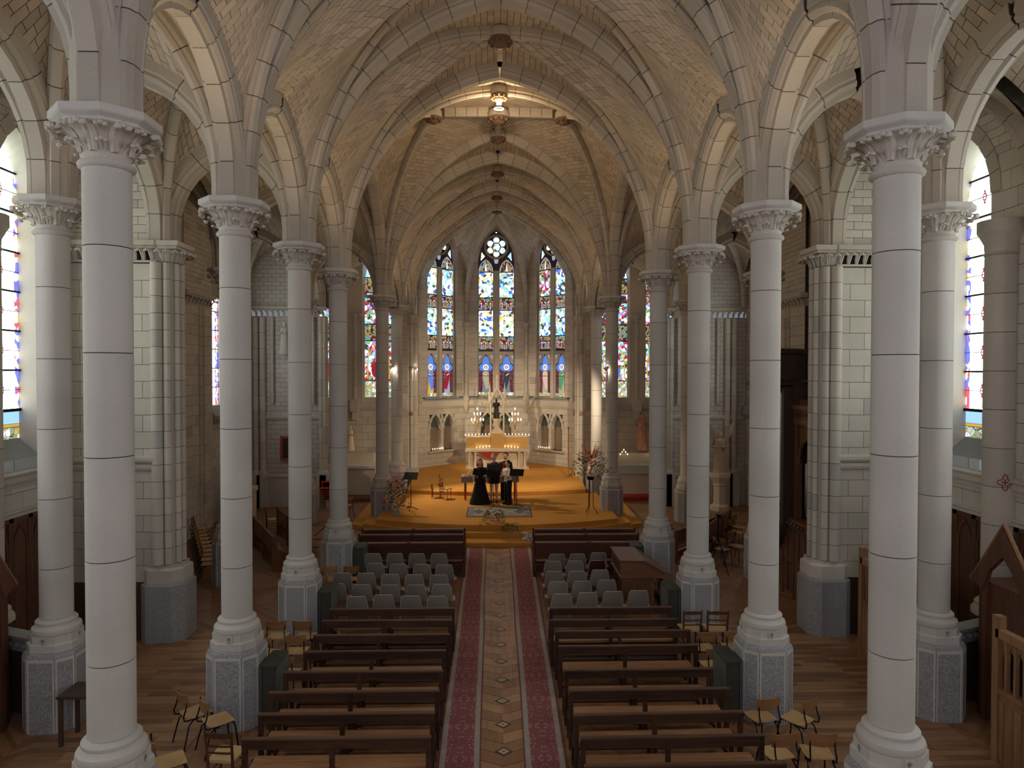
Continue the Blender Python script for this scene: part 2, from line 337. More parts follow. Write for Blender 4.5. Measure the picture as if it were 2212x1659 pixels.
class Proto:                                                       # remembers a tree so that it can be copied cheaply
    def __init__(s, root): s.root = root; s.used = False; s.t = Proto.tree(root)
    @staticmethod
    def tree(o): return (o, [Proto.tree(c) for c in o.children])
    def put(s, loc, rz, label=None, group=None, scale=None):
        if not s.used: s.used = True; r = s.root
        else: r = s.cp(s.t, None)
        r.location = loc; r.rotation_euler = (0, 0, rz)
        if scale: r.scale = scale
        if label: r['label'] = label
        if group: r['group'] = group
        return r
    def cp(s, t, parent):
        c = t[0].copy(); COL.objects.link(c); c.parent = parent
        for ch in t[1]: s.cp(ch, c)
        return c
UNIT = MB().box(-.5, -.5, -.5, .5, .5, .5).mesh('block')
UNITS = {}
def unit(mat):
    if mat not in UNITS: UNITS[mat] = UNIT.copy(); UNITS[mat].materials.append(MATS[mat])
    return UNITS[mat]
def block(name, mat, parent, c, size, rz=0.0):
    o = bpy.data.objects.new(name, unit(mat)); COL.objects.link(o); o.parent = parent; o.location = c; o.scale = size; o.rotation_euler = (0, 0, rz); return o
def inview(p, m=60):
    q = proj(p); return q and -m < q[0] < 2212 + m and -m < q[1] < 1659 + m

# ------------------------------------------------------------------ pieces laid in courses on a ruled or flat surface
def piece(S_, N_, s0, s1, t0, t1, th=0.007, back=0.02):
    cs = [S_(s0, t0), S_(s1, t0), S_(s1, t1), S_(s0, t1)]; n = N_(0.5 * (s0 + s1), 0.5 * (t0 + t1))
    return [c + n * th for c in cs] + [c - n * back for c in cs]
PF = [(0, 1, 2, 3), (0, 4, 5, 1), (1, 5, 6, 2), (2, 6, 7, 3), (3, 7, 4, 0)]
class Pieces:                                                      # collects pieces; the ones that show largest become parts
    def __init__(s): s.p = []; s.mort = MB()
    def put(s, vs):
        c = sum(vs[:4], V()) / 4; a = (vs[1] - vs[0]).cross(vs[3] - vs[0]).length; q = proj(c)
        vis = 0.0
        if q and -30 < q[0] < 2242 and -30 < q[1] < 1690: vis = a / q[2] ** 2
        s.p.append((vis, vs))
    def finish(s, parent, name, mat, limit=300, mortar='mortar', stuff='brickwork'):
        s.p.sort(key=lambda x: -x[0]); top = [x for x in s.p[:limit] if x[0] > 0]; rest = s.p[len(top):]
        for vis, vs in top:
            MB().add(vs, PF).build(name, mat, parent)
        if rest:
            m = MB()
            for vis, vs in rest: m.add(vs, PF)
            tag(m.build(stuff, mat, parent), kind='stuff')
        if s.mort.v: s.mort.build('mortar_bed', mortar, parent)
def cell(A, D, P, bl=0.30, ch=0.155, inside=V((0, 0, 0))):
    n = 24; mid = [(A(k / n) + D(k / n)) / 2 for k in range(n + 1)]; acc = [0]
    for k in range(n): acc.append(acc[-1] + (mid[k + 1] - mid[k]).length)
    rows = max(3, int(acc[-1] / ch)); ts = []
    for r in range(rows + 1):
        L = acc[-1] * r / rows; k = 0
        while k < n - 1 and acc[k + 1] < L: k += 1
        ts.append((k + (L - acc[k]) / max(1e-6, acc[k + 1] - acc[k])) / n)
    Sf = lambda s, t: A(t).lerp(D(t), s)
    def Nf(s, t):
        e = 0.02; t2 = min(1, t + e); t1 = max(0, t - e); a = Sf(s, t2) - Sf(s, t1); b = D(t) - A(t)
        if b.length < 1e-4: b = D(min(1, t + 0.1)) - A(min(1, t + 0.1))
        n_ = a.cross(b)
        if n_.length < 1e-9: return V((0, 0, -1))
        n_.normalize(); q_ = Sf(s, t); return n_ if n_.dot(V((inside.x - q_.x, inside.y - q_.y, -1.5))) > 0 else -n_
    ns = max(2, int(max((D(t) - A(t)).length for t in (.4, .7, 1.0)) / 0.22)); o_ = len(P.mort.v); k_ = ns + 1
    for t in ts:
        for i in range(k_): P.mort.v.append(tuple(Sf(i / ns, t)))
    for r in range(rows):
        for i in range(ns): q = o_ + r * k_ + i; P.mort.f.append((q, q + 1, q + 1 + k_, q + k_))
    for r in range(rows):
        t0, t1 = ts[r], ts[r + 1]; tm = 0.5 * (t0 + t1); L = (D(tm) - A(tm)).length
        if L < 0.06: continue
        gt = 0.006 * (t1 - t0) / (acc[-1] / rows); gs = 0.006 / L
        nb = max(1, round(L / bl)); ed = [i / nb for i in range(nb + 1)]
        if r % 2 and nb > 1: ed = [0] + [(i + 0.5) / nb for i in range(nb)] + [1]
        for a, b in zip(ed[:-1], ed[1:]):
            if (b - a) * L < 0.03: continue
            P.put(piece(Sf, Nf, a + gs, b - gs, t0 + gt, t1 - gt))

# ------------------------------------------------------------------ arches and ribs
PROF_BIG = [(-.21, .42), (-.21, .22), (-.18, .19), (-.195, .14), (-.15, .08), (-.11, .075), (-.10, 0), (.10, 0), (.11, .075), (.15, .08), (.195, .14), (.18, .19), (.21, .22), (.21, .42)]
PROF_SML = [(-.11, .30), (-.11, .13), (-.075, .09), (-.085, .05), (-.05, 0), (.05, 0), (.085, .05), (.075, .09), (.11, .13), (.11, .30)]
class Arc:                                                         # half arch: springs at b (plan), runs along d for a metres, rises from z0 to z1
    def __init__(s, b, d, a, zs, z0, z1, off=0.0):
        s.b = V((b[0], b[1], 0)); s.d = V((d[0], d[1], 0)).normalized(); s.a = a; s.zs = zs; s.z0 = z0; h = z1 - z0
        if h >= a: s.R = (a * a + h * h) / (2 * a); s.c = s.R - a; s.el = None
        else: s.R = None; s.el = h
        s.h = h; s.side = s.d.cross(V((0, 0, 1)))
        s.th = math.acos(max(-1, min(1, s.c / s.R))) if s.R else PI / 2
        s.arcl = s.R * s.th if s.R else 0.5 * PI * sqrt((a * a + h * h) / 2)
        s.st = max(0.0, z0 - zs); s.len = s.st + s.arcl
    def at(s, L, r=0.0):                                           # point at length L, offset r outwards; and outward normal
        if L <= s.st: return s.b - s.d * r + V((0, 0, s.zs + L)), -s.d
        th = s.th * (L - s.st) / s.arcl
        if s.R: n = -s.d * cos(th) + V((0, 0, sin(th))); p = s.b + s.d * (s.a - (s.R * cos(th) - s.c)) + V((0, 0, s.z0 + s.R * sin(th)))
        else:
            n = (-s.d * cos(th) * s.el + V((0, 0, sin(th) * s.a))).normalized(); p = s.b + s.d * (s.a - s.a * cos(th)) + V((0, 0, s.z0 + s.el * sin(th)))
        return p + n * r, n
    def P(s, t, r=0.0):
        p = s.at(s.len * t, r)[0]
        if r and s.R: p = p + s.d * (r * cos(s.th) * max(0, (s.len * t - s.st) / s.arcl) ** 2)
        return p
def rib(arc, prof, parent, core, seg=0.52, name='voussoir', mat='arch_stone', L0=0.0, L1=None, joined=None):
    L1 = L1 or arc.len; n = max(1, round((L1 - L0) / seg)); g = 0.007
    def ring(L, k=1.0, dr=0.0):
        p, nn = arc.at(L); m_ = prof[0][1]
        return [p + arc.side * (b * k) + nn * (dr + r) for b, r in prof]
    for i in range(n):
        a = L0 + (L1 - L0) * i / n + g; b = L0 + (L1 - L0) * (i + 1) / n - g; ks = 2 if b - a > 0.3 else 1
        m = joined if joined is not None else MB(); m.rings([ring(a + (b - a) * j / ks) for j in range(ks + 1)])
        if joined is None: m.build(name, mat, parent)
    ks = max(4, int((L1 - L0) / 0.25)); core.rings([ring(L0 + (L1 - L0) * j / ks, 0.955, 0.010) for j in range(ks + 1)])
def boss(parent, c, r=0.30):
    x, y, z = c; st = MB().lathe([(r * .92, z + .22), (r, z + .16), (r, z + .02), (r * .86, z - .02)], 16, (x, y)).build('boss_ring', 'arch_stone', parent, True)
    MB().lathe([(r * .97, z - .0), (r * .95, z - .05), (r * .8, z - .08), (r * .62, z - .10), (r * .55, z - .15), (r * .3, z - .19), (.03, z - .21)], 16, (x, y)).build('boss_rosette', 'boss_wood', parent, True)
    m = MB()
    for i in range(10):
        a = 2 * PI * i / 10; m.sphere((x + r * .80 * cos(a), y + r * .80 * sin(a), z - .075), r * .20, 6, 4)
    m.build('boss_petals', 'boss_wood', st, True)
AR = 0.32
def harch(p, q, zi, z0=8.45, zs=ZA, off=AR):                        # the two halves of an arch between plan points p and q
    p = V((p[0], p[1], 0)); q = V((q[0], q[1], 0)); d = (q - p).normalized(); a = (q - p).length / 2 - off
    return Arc(p + d * off, d, a, zs, z0, zi), Arc(q - d * off, -d, a, zs, z0, zi)
def vault(parent, core, P, x0, x1, y0, y1, zx, zy, zc, bricks=True, ribs=True, dep=.40, joined=None, z0=8.45):
    """rib vault over a rectangle; zx apex of arches spanning in x, zy of those spanning in y, zc of the crossing"""
    cx, cy = (x0 + x1) / 2, (y0 + y1) / 2
    for x, y in ((x0, y0), (x1, y0), (x0, y1), (x1, y1)):
        dx, dy = (1 if x == x0 else -1), (1 if y == y0 else -1); dd = V((cx - x, cy - y, 0)); L = dd.length; dn = dd.normalized()
        dg = Arc((x + dn.x * .34, y + dn.y * .34), dn, L - .34, ZA, z0, zc)
        if ribs: rib(dg, PROF_SML, parent, core, joined=joined)
        ax = Arc((x + dx * AR, y), (dx, 0), abs(cx - x) - AR, ZA, z0, zx); ay = Arc((x, y + dy * AR), (0, dy), abs(cy - y) - AR, ZA, z0, zy)
        D = lambda t, dg=dg: dg.P(t, .27)
        A1 = lambda t, ax=ax, dy=dy: ax.P(t, .38) + V((0, dy * .16, 0))
        A2 = lambda t, ay=ay, dx=dx: ay.P(t, .38) + V((dx * .16, 0, 0))
        for A in (A1, A2):
            if bricks: cell(A, D, P, inside=V((cx, cy, 7.5)))
            else:
                n = 10; vs = []
                for k in range(n + 1): vs += [A(k / n), D(k / n)]
                P.mort.add(vs, [(2 * i, 2 * i + 1, 2 * i + 3, 2 * i + 2) for i in range(n)])
# ------------------------------------------------------------------ columns
def octo(h, c): return [(-h + c, -h), (h - c, -h), (h, -h + c), (h, h - c), (h - c, h), (-h + c, h), (-h, h - c), (-h, -h + c)]
def leaf_mesh():
    m = MB(); path = []
    for k in range(6):
        t_ = k / 5; r_ = 0.235 + 0.05 * t_ + 0.20 * t_ * t_; z_ = 0.25 * sin(t_ * 1.75) / sin(1.75) if t_ < .9 else 0.235
        path.append((r_, z_))
    w = [0.035, 0.05, 0.06, 0.055, 0.045, 0.03]; rs = []
    for (r_, z_), ww in zip(path, w): rs.append([(r_, -ww, z_), (r_ + .025, -ww * .4, z_ + .004), (r_ + .012, 0, z_ + .012), (r_ + .025, ww * .4, z_ + .004), (r_, ww, z_), (r_ - .03, 0, z_)])
    m.rings(rs); r_, z_ = path[-1]
    for dy in (-.042, 0, .042): m.sphere((r_ + .018 - abs(dy) * .3, dy, z_ - .018 - abs(dy) * .35), .034, 6, 4)
    return m.mesh('capital_leaf', True)
LEAF = leaf_mesh(); LEAF.materials.append(MATS['carved_stone'])
ABA = [(.40, 7.985), (.425, 8.0), (.415, 8.03), (.47, 8.06), (.485, 8.075), (.485, 8.145), (.465, 8.15)]
def capital(parent, r=.232, z=ZN):
    MB().lathe([(r, z - .01), (r + .035, z + .01), (r + .045, z + .035), (r + .03, z + .065), (r, z + .075)], 20).build('astragal', 'column_stone', parent, True)
    bell = MB().lathe([(r, z + .07), (r + .005, z + .16), (r + .04, z + .26), (r + .10, z + .34), (r + .17, z + .385)], 20).build('bell', 'carved_stone', parent, True)
    for tier, (n, s_, zz, ph) in enumerate(((8, .62, z + .08, PI / 8), (8, 1.0, z + .135, 0), (8, .70, z + .20, PI / 8))):
        for i in range(n):
            o = link('leaf', LEAF, None, bell, (0, 0, zz), (0, 0, ph + 2 * PI * i / n)); k = s_; o.scale = ((.84, 1.04, .98)[tier], (.8, 1.15, .9)[tier], k)
    MB().rings([[(q * cos(PI / 8 + PI / 4 * i) / cos(PI / 8), q * sin(PI / 8 + PI / 4 * i) / cos(PI / 8), zz) for i in range(8)] for q, zz in ABA]).build('abacus', 'column_stone', parent)
def make_column(r=.232):
    t = thing('stone_column', 'x', 'column', group='round stone columns with carved leaf capitals')
    pl = MB().rings([[(x, y, z) for x, y in octo(h, .185)] for h, z in ((.40, 0), (.40, 1.15), (.385, 1.19), (.35, 1.225))]).build('plinth', 'granite', t)
    for i in range(8):                                              # pale dressed edge strips around each rough panel
        a = i * PI / 4; h = .40 if i % 2 == 0 else .435; w = .20 if i % 2 == 0 else .125
        m = MB(); M = Matrix.Rotation(a, 4, 'Z')
        for x0, x1, z0, z1 in ((-w, -w + .022, 0.02, 1.14), (w - .022, w, 0.02, 1.14), (-w + .022, w - .022, 1.09, 1.14)): m.box(x0, -h - .004, z0, x1, -h + .02, z1, M)
        m.build('dressed_edge', 'column_stone', pl)
    MB().rings([[(x, y, z) for x, y in octo(h, .16)] for h, z in ((.35, 1.22), (.35, 1.33), (.325, 1.345), (.325, 1.46))]).build('pedestal', 'column_stone', t)
    m = MB()
    for i in range(4):
        M = Matrix.Rotation(i * PI / 2, 4, 'Z')
        m.box(-.045, -.345, 1.35, .045, -.32, 1.455, M)
    st = m.build('carved_stop', 'column_stone', t)
    m = MB()
    for i in range(4):
        M = Matrix.Rotation(i * PI / 2, 4, 'Z'); m.box(-.012, -.349, 1.36, .012, -.34, 1.44, M); m.box(-.03, -.349, 1.395, .03, -.34, 1.42, M)
    m.build('carved_cross', 'sill_stone', st)
    MB().lathe([(.30, 1.455), (.335, 1.465), (.347, 1.50), (.335, 1.545), (.30, 1.565), (.285, 1.60), (.29, 1.615), (.29, 1.64), (.27, 1.66), (.245, 1.68)], 28).build('base_moulding', 'column_stone', t, True)
    zs = [ZB, 2.46, 3.54, 4.62, 5.70, 6.80, ZN]
    for a, b in zip(zs[:-1], zs[1:]): MB().lathe([(r, a + .005), (r, b - .005)], 28).build('drum', 'column_stone', t, True)
    MB().lathe([(r - .006, ZB), (r - .006, ZN)], 20).build('mortar_joint', 'dark_mortar', t, True)
    capital(t, r)
    return t
colp = Proto(make_column())
names_k = {0: 'nearest', 1: 'second', 2: 'third', 3: 'fourth', 5: 'fifth', 6: 'sixth'}
for k, nm in names_k.items():
    for sx, sd in ((-1, 'left'), (1, 'right')):
        extra = {0: ', cut off by the bottom edge', 1: ', with a dark radiator at its foot', 2: ', beside the grey chairs', 3: ', beside the front pews', 5: ', at the stage corner', 6: ', behind the stage column'}[k]
        colp.put((sx * NX, YS[k], 0.0 if k < 5 else 0.12), 0, '%s round stone column of the %s row%s' % (nm, sd, extra))
for y, lab in ((YS[1], 'outermost round stone column by the pale %s side window'), (YS[3], 'round stone column hidden behind the second column of the %s row'), (YS[5], 'aisle column behind the third column of the %s row')):
    for sx, sd in ((-1, 'left'), (1, 'right')): colp.put((sx * AX, y, 0), 0, lab % sd)

# ------------------------------------------------------------------ floors
fl = thing('floor', kind='structure')
MB().add([(-12, -4, 0), (12, -4, 0), (12, 40, 0), (-12, 40, 0)], [(0, 1, 2, 3)]).build('parquet_field', 'parquet', fl)
for sx in (-1, 1):                                                 # boards laid across the aisles
    y = 7.6; i = 0
    while y < 14.6:
        cuts = [4.62, 5.75 + .28 * (i % 3), 6.95] if i % 2 else [4.62, 5.2 + .22 * (i % 4), 6.3, 6.95]
        for a, b in zip(cuts[:-1], cuts[1:]): block('floor_board', 'floor_board', fl, (sx * (a + b) / 2, y + .065, .003), (b - a - .004, .126, .012))
        y += .13; i += 1
# chevron boards and diamond inlays along the central walk
cx0, cx1 = -0.62, 0.62
y = 7.4; i = 0
while y < 21.2:
    for sx in (-1, 1):
        dark = (i + (sx > 0)) % 2
        w = .62; m = MB().add([(0, y, .009), (sx * w, y + .30, .009), (sx * w, y + .58, .009), (0, y + .28, .009)], [(0, 1, 2, 3) if sx > 0 else (3, 2, 1, 0)])
        m.build('chevron_board', 'chevron_wood', fl)
    y += .29; i += 1
dia = [Y_ for Y_ in (7.62, 8.33, 9.05, 9.80, 10.56, 11.32, 12.10, 12.88, 13.68, 14.5, 15.3, 16.15, 17.0, 17.85, 18.7, 19.55, 20.4)]
for yy in dia:
    o = MB().prism([(-.135, yy), (0, yy - .125), (.135, yy), (0, yy + .125)], .002, .012).build('diamond_inlay', 'inlay_dark', fl)
    q = MB().prism([(-.088, yy), (0, yy - .08), (.088, yy), (0, yy + .08)], .002, .0135).build('inlay_heart', 'inlay_light', o)
    MB().prism([(-.03, yy), (-.008, yy - .008), (0, yy - .03), (.008, yy - .008), (.03, yy), (.008, yy + .008), (0, yy + .03), (-.008, yy + .008)], .002, .0145).build('inlay_star', 'inlay_dark', o)
# runners
for sx, sd in ((-1, 'left'), (1, 'right')):
    m = MB(); y0, y1 = 6.5, 21.28; n = 30; a, b = ((-.93, -.985), (-.325, -.375)) if sx < 0 else ((.29, .365), (.885, 1.04))
    def runx(yy, e): return e[0] + (e[1] - e[0]) * (yy - 9.5) / 11.8 + .006 * sin(yy * 1.1 + sx)
    vs = []; uv = []
    for k in range(n + 1):
        yy = y0 + (y1 - y0) * k / n
        for e, uu in ((a, 0.0), (b, 1.0)): vs.append((runx(yy, e), yy, .02)); uv.append((uu, k / n))
    m.v = vs; m.f = [(2 * i, 2 * i + 1, 2 * i + 3, 2 * i + 2) for i in range(n)]; m.uvs = uv
    # thickness
    o_ = len(m.v); m.v += [(x, y_, .004) for x, y_, z_ in vs]; m.uvs = uv + uv
    m.f += [(2 * i, 2 * i + 2, o_ + 2 * i + 2, o_ + 2 * i) for i in range(n)] + [(2 * i + 1, o_ + 2 * i + 1, o_ + 2 * i + 3, 2 * i + 3) for i in range(n)]
    tag(m.build('carpet_runner', 'runner_carpet'), 'long faded red patterned carpet runner, the %s one of the two' % sd, 'carpet', 'carpet runners of the central walk')

# ------------------------------------------------------------------ stage platforms in orange carpet
def arc_front(hw, yc, sag, n=14): return [(-hw + 2 * hw * i / n, yc + sag * (2 * i / n - 1) ** 2) for i in range(n + 1)]
stg = thing('stage_platform', 'orange carpeted stage of stacked steps in front of the altar', 'stage', (0, 0, 0))
def plat(name, front, back, z0, z1): MB().prism(front + back, z0, z1).build(name, 'stage_carpet', stg)
plat('bottom_step', [(-1.02, 21.33), (1.10, 21.33)], [(1.10, 22.5), (-1.02, 22.5)], 0, .146)
plat('side_step', arc_front(5.15, 22.0, 2.1), [(5.2, 27.9), (-5.2, 27.9)], 0, .15)
plat('middle_step', arc_front(4.62, 21.99, 1.5), [(4.62, 27.9), (-4.62, 27.9)], .10, .30)
plat('main_platform', arc_front(4.16, 22.355, 1.0), [(4.16, 28.4), (-4.16, 28.4)], .25, STG)
plat('upper_platform', arc_front(3.72, 27.66, .65), [(3.9, 32.3), (4.0, 34.6), (1.7, 36.9), (-1.7, 36.9), (-4.0, 34.6), (-3.9, 32.3)], .30, UPL)

# ------------------------------------------------------------------ coursed walls
def arch_half(o, z):
    sc_, hw, z0, zs, zt = o[:5]
    if z < z0 or z > zt: return 0.0
    if z <= zs: return hw
    h = zt - zs; R = (hw * hw + h * h) / (2 * hw); c = R - hw; q = R * R - (z - zs) ** 2
    return max(0.0, sqrt(max(0, q)) - c)
class Frame:
    def __init__(s, o, d): s.o = V((o[0], o[1], 0)); s.d = V((d[0], d[1], 0)).normalized(); s.n = V((s.d.y, -s.d.x, 0))
    def p(s, a, z, k=0.0): return s.o + s.d * a + V((0, 0, z)) + s.n * k
    def box(s, m, a0, a1, z0, z1, k0, k1):
        vs = [s.p(a, z, k) for k in (k0, k1) for a, z in ((a0, z0), (a1, z0), (a1, z1), (a0, z1))]
        return m.add(vs, [(0, 1, 2, 3), (7, 6, 5, 4), (0, 4, 5, 1), (1, 5, 6, 2), (2, 6, 7, 3), (3, 7, 4, 0)])
def coursed(P, F, s0, s1, z0, z1, ch=.335, bl=.62, ops=(), ring=0.20, th=.010, seed=0):
    rows = max(1, round((z1 - z0) / ch)); h = (z1 - z0) / rows
    N_ = lambda a, b: F.n
    for r in range(rows):
        a, b = z0 + r * h, z0 + (r + 1) * h; zm = (a + b) / 2; iv = [(s0, s1)]
        for o in ops:
            w = max(arch_half(o, a + .02), arch_half(o, zm), arch_half(o, b - .02))
            if w <= 0: continue
            w += ring if zm > o[3] else 0.0; new = []
            for p, q in iv:
                if o[0] - w > p: new.append((p, min(q, o[0] - w)))
                if o[0] + w < q: new.append((max(p, o[0] + w), q))
            iv = [(p, q) for p, q in new if q - p > .02]
        for p, q in iv:
            P.mort.add([F.p(p, a), F.p(q, a), F.p(q, b), F.p(p, b)], [(0, 1, 2, 3)])
            n = max(1, round((q - p) / bl)); ed = [p + (q - p) * i / n for i in range(n + 1)]
            if r % 2 and n > 1: ed = [p] + [p + (q - p) * (i + .5) / n for i in range(n)] + [q]
            for c, d in zip(ed[:-1], ed[1:]):
                P.put(piece(lambda x, y: F.p(x, y), N_, c + .005, d - .005, a + .005, b - .005, th))
def arch_ring(F, o, parent, w=.24, dep=.03, n=7, mat='arch_stone', k0=-.02):
    sc_, hw, z0, zs, zt = o[:5]; h = zt - zs; R = (hw * hw + h * h) / (2 * hw); c = R - hw; th = math.acos(max(-1, min(1, c / R)))
    for sg in (-1, 1):
        for i in range(n):
            pts = []
            for t_, rr in ((i + .03, 0), (i + .97, 0), (i + .97, w), (i + .03, w)):
                a = th * t_ / n; pts.append((sc_ + sg * ((R + rr) * cos(a) - c), zs + (R + rr) * sin(a)))
            if sg < 0: pts.reverse()
            MB().rings([[F.p(s_, z, k0) for s_, z in pts], [F.p(s_, z, dep) for s_, z in pts]]).build('ring_stone', mat, parent)
def outline(o, n=8, k=1.0):
    sc_, hw, z0, zs, zt = o[:5]; h = zt - zs; R = (hw * hw + h * h) / (2 * hw); c = R - hw; th = math.acos(max(-1, min(1, c / R)))
    L = [(-hw, z0)] + [(-(R * cos(th * i / n) - c), zs + R * sin(th * i / n)) for i in range(n + 1)]
    return [(sc_ + a, z) for a, z in L] + [(sc_ - a, z) for a, z in reversed(L[:-1])]
def reveal(F, o, o2, depth, parent, mat='wall_stone'):
    A, B = outline(o), outline(o2); MB().rings([[F.p(a, z, 0.01) for a, z in A], [F.p(a, z, -depth) for a, z in B]], True, False, False).build('reveal', mat, parent)
def lancet(o, za, zb, n=6):
    """strip of a lancet between two heights -> verts (s,z), faces"""
    vs, fs = [], []
    for i in range(n + 1):
        z = za + (zb - za) * i / n; w = max(.004, arch_half(o, z)); vs += [(o[0] - w, z), (o[0] + w, z)]
    return vs, [(2 * i, 2 * i + 1, 2 * i + 3, 2 * i + 2) for i in range(n)]
def pane(F, o, za, zb, k, mat, parent, name='pane', n=6):
    vs, fs = lancet(o, za, zb, n); m = MB(); m.v = [tuple(F.p(a, z, k)) for a, z in vs]; m.f = fs; m.uvs = [(a - o[0], z - o[2]) for a, z in vs]
    return m.build(name, mat, parent)
WN = [0]
def window(label=None):
    WN[0] += 1; return thing('window_%d' % WN[0], label, None, kind='structure')
def grisaille_window(F, o, depth=.30):
    w = window(); zi = o[2]; reveal(F, (o[0], o[1] + .12, o[2] - .35, o[3], o[4] + .14), o, depth, w); k = -depth + .01; step = .735; z = zi + .56; tops = []
    pane(F, o, zi, zi + .20, k, 'glass_base', w); pane(F, o, zi + .22, zi + .27, k, 'glass_gold', w); pane(F, o, zi + .28, zi + .50, k, 'glass_pale_blue', w)
    while z < o[4] - .1:
        zt = min(z + step - .03, o[4]); pane(F, o, z, zt, k, 'glass_grisaille', w, 'pane', 8 if zt > o[3] else 2); zm = z + step / 2 - .015
        if zm < o[4] - .25:
            for r_, mt, kk in ((.075, 'glass_medallion', .004), (.045, 'glass_medallion_heart', .007)):
                n = 12; m = MB(); m.add([F.p(o[0] + r_ * .8 * cos(2 * PI * i / n), zm + r_ * sin(2 * PI * i / n) * 1.1, k + kk) for i in range(n)], [tuple(range(n))]); m.build('medallion', mt, w)
            m = MB()
            for dz in (-.105, .105): m.add([F.p(o[0] + .035 * cos(PI / 2 * i), zm + dz + .035 * sin(PI / 2 * i), k + .004) for i in range(4)], [(0, 1, 2, 3)])
            m.build('medallion_bud', 'glass_medallion', w)
            hw_ = arch_half(o, zm); F.box(MB(), 0, 0, 0, 0, 0, 0); m = MB(); F.box(m, o[0] - hw_, o[0] + hw_, zm - .006, zm + .006, k + .005, k + .02); m.build('thin_bar', 'iron_bar', w)
        tops.append(z - .015); z += step
    for zb in tops + [zi + .525]:
        hw_ = arch_half(o, zb)
        if hw_ > .05: m = MB(); F.box(m, o[0] - hw_ - .02, o[0] + hw_ + .02, zb - .017, zb + .017, k, k + .035); m.build('saddle_bar', 'iron_bar', w)
    m = MB(); m.add([F.p(o[0] - o[1] - .12, zi - .35, .02), F.p(o[0] + o[1] + .12, zi - .35, .02), F.p(o[0] + o[1] + .02, zi, -depth + .005), F.p(o[0] - o[1] - .02, zi, -depth + .005)], [(0, 1, 2, 3)]); m.build('sloped_sill', 'sill_stone', w)
    return w
# ------------------------------------------------------------------ walls
def shaft(parent, x, y, r, z0, z1, cap=True, name='shaft', zc=ZA, seg=1.02):
    n = max(1, round((z1 - z0) / seg))
    for i in range(n): MB().lathe([(r, z0 + (z1 - z0) * i / n + .005), (r, z0 + (z1 - z0) * (i + 1) / n - .005)], 14, (x, y)).build(name, 'wall_stone', parent, True)
    MB().lathe([(r * .95, z0), (r * .95, z1)], 10, (x, y)).build('mortar_joint', 'mortar', parent, True)
    if cap:
        MB().lathe([(r, z1), (r + .03, z1 + .03), (r, z1 + .06), (r + .01, z1 + .2), (r + .1, z1 + .38), (r + .12, z1 + .4), (r + .12, zc), (r + .1, zc)], 14, (x, y)).build('shaft_capital', 'carved_stone', parent, True)
def frieze(F, parent, s0, s1, zc=ZA, k=.0, step=.16, leaves=True):
    m = MB(); F.box(m, s0, s1, zc - .10, zc, -.1, k + .14); F.box(m, s0, s1, zc - .15, zc - .10, -.1, k + .10); F.box(m, s0, s1, zc - .43, zc - .39, -.1, k + .05); m.build('cornice', 'carved_stone', parent)
    if leaves:
        n = max(1, int((s1 - s0) / step)); a = math.atan2(F.n.y, F.n.x)
        for i in range(n):
            p = F.p(s0 + (s1 - s0) * (i + .5) / n, zc - .40, k - .17); link('frieze_leaf', LEAF, None, parent, tuple(p), (0, 0, a), (.85, .9, .9))
def slab(F, s0, s1, z0, z1, mat, parent, name='backing', k=-.32):
    m = MB(); m.add([F.p(s0, z0, k), F.p(s1, z0, k), F.p(s1, z1, k), F.p(s0, z1, k)], [(0, 1, 2, 3)]); return m.build(name, mat, parent)
def mould(F, s0, s1, prof, mat, parent, name='moulding'):          # profile of (k, z)
    m = MB(); m.rings([[F.p(s0, z, k) for k, z in prof], [F.p(s1, z, k) for k, z in prof]]); return m.build(name, mat, parent)
STRING = [(-.02, 3.38), (.03, 3.38), (.05, 3.44), (.09, 3.5), (.10, 3.60), (.14, 3.62), (.15, 3.66), (-.02, 3.70)]
def gothic_panel(F, sc_, w, z0, z1, parent, mat='wainscot_wood', k=.02):
    p = thing('panel'); p.parent = parent
    m = MB(); F.box(m, sc_ - w, sc_ + w, z0, z1, -.02, k); m.build('panel_board', mat, p)
    m = MB(); F.box(m, sc_ - w, sc_ - w + .05, z0, z1, k, k + .03); F.box(m, sc_ + w - .05, sc_ + w, z0, z1, k, k + .03); F.box(m, sc_ - w, sc_ + w, z0, z0 + .08, k, k + .03); F.box(m, sc_ - w, sc_ + w, z1 - .08, z1, k, k + .03); m.build('panel_frame', mat, p)
    o = (sc_, w - .06, z0 + .08, z1 - .55, z1 - .12); L = outline(o, 6); L2 = outline((sc_, w - .10, z0 + .08, z1 - .55, z1 - .18), 6); m = MB()
    n = len(L); vs = [F.p(a, z, k + .025) for a, z in L] + [F.p(a, z, k + .015) for a, z in L2]; m.add(vs, [(i, i + 1, n + i + 1, n + i) for i in range(n - 1)]); m.build('panel_arch', mat, p)

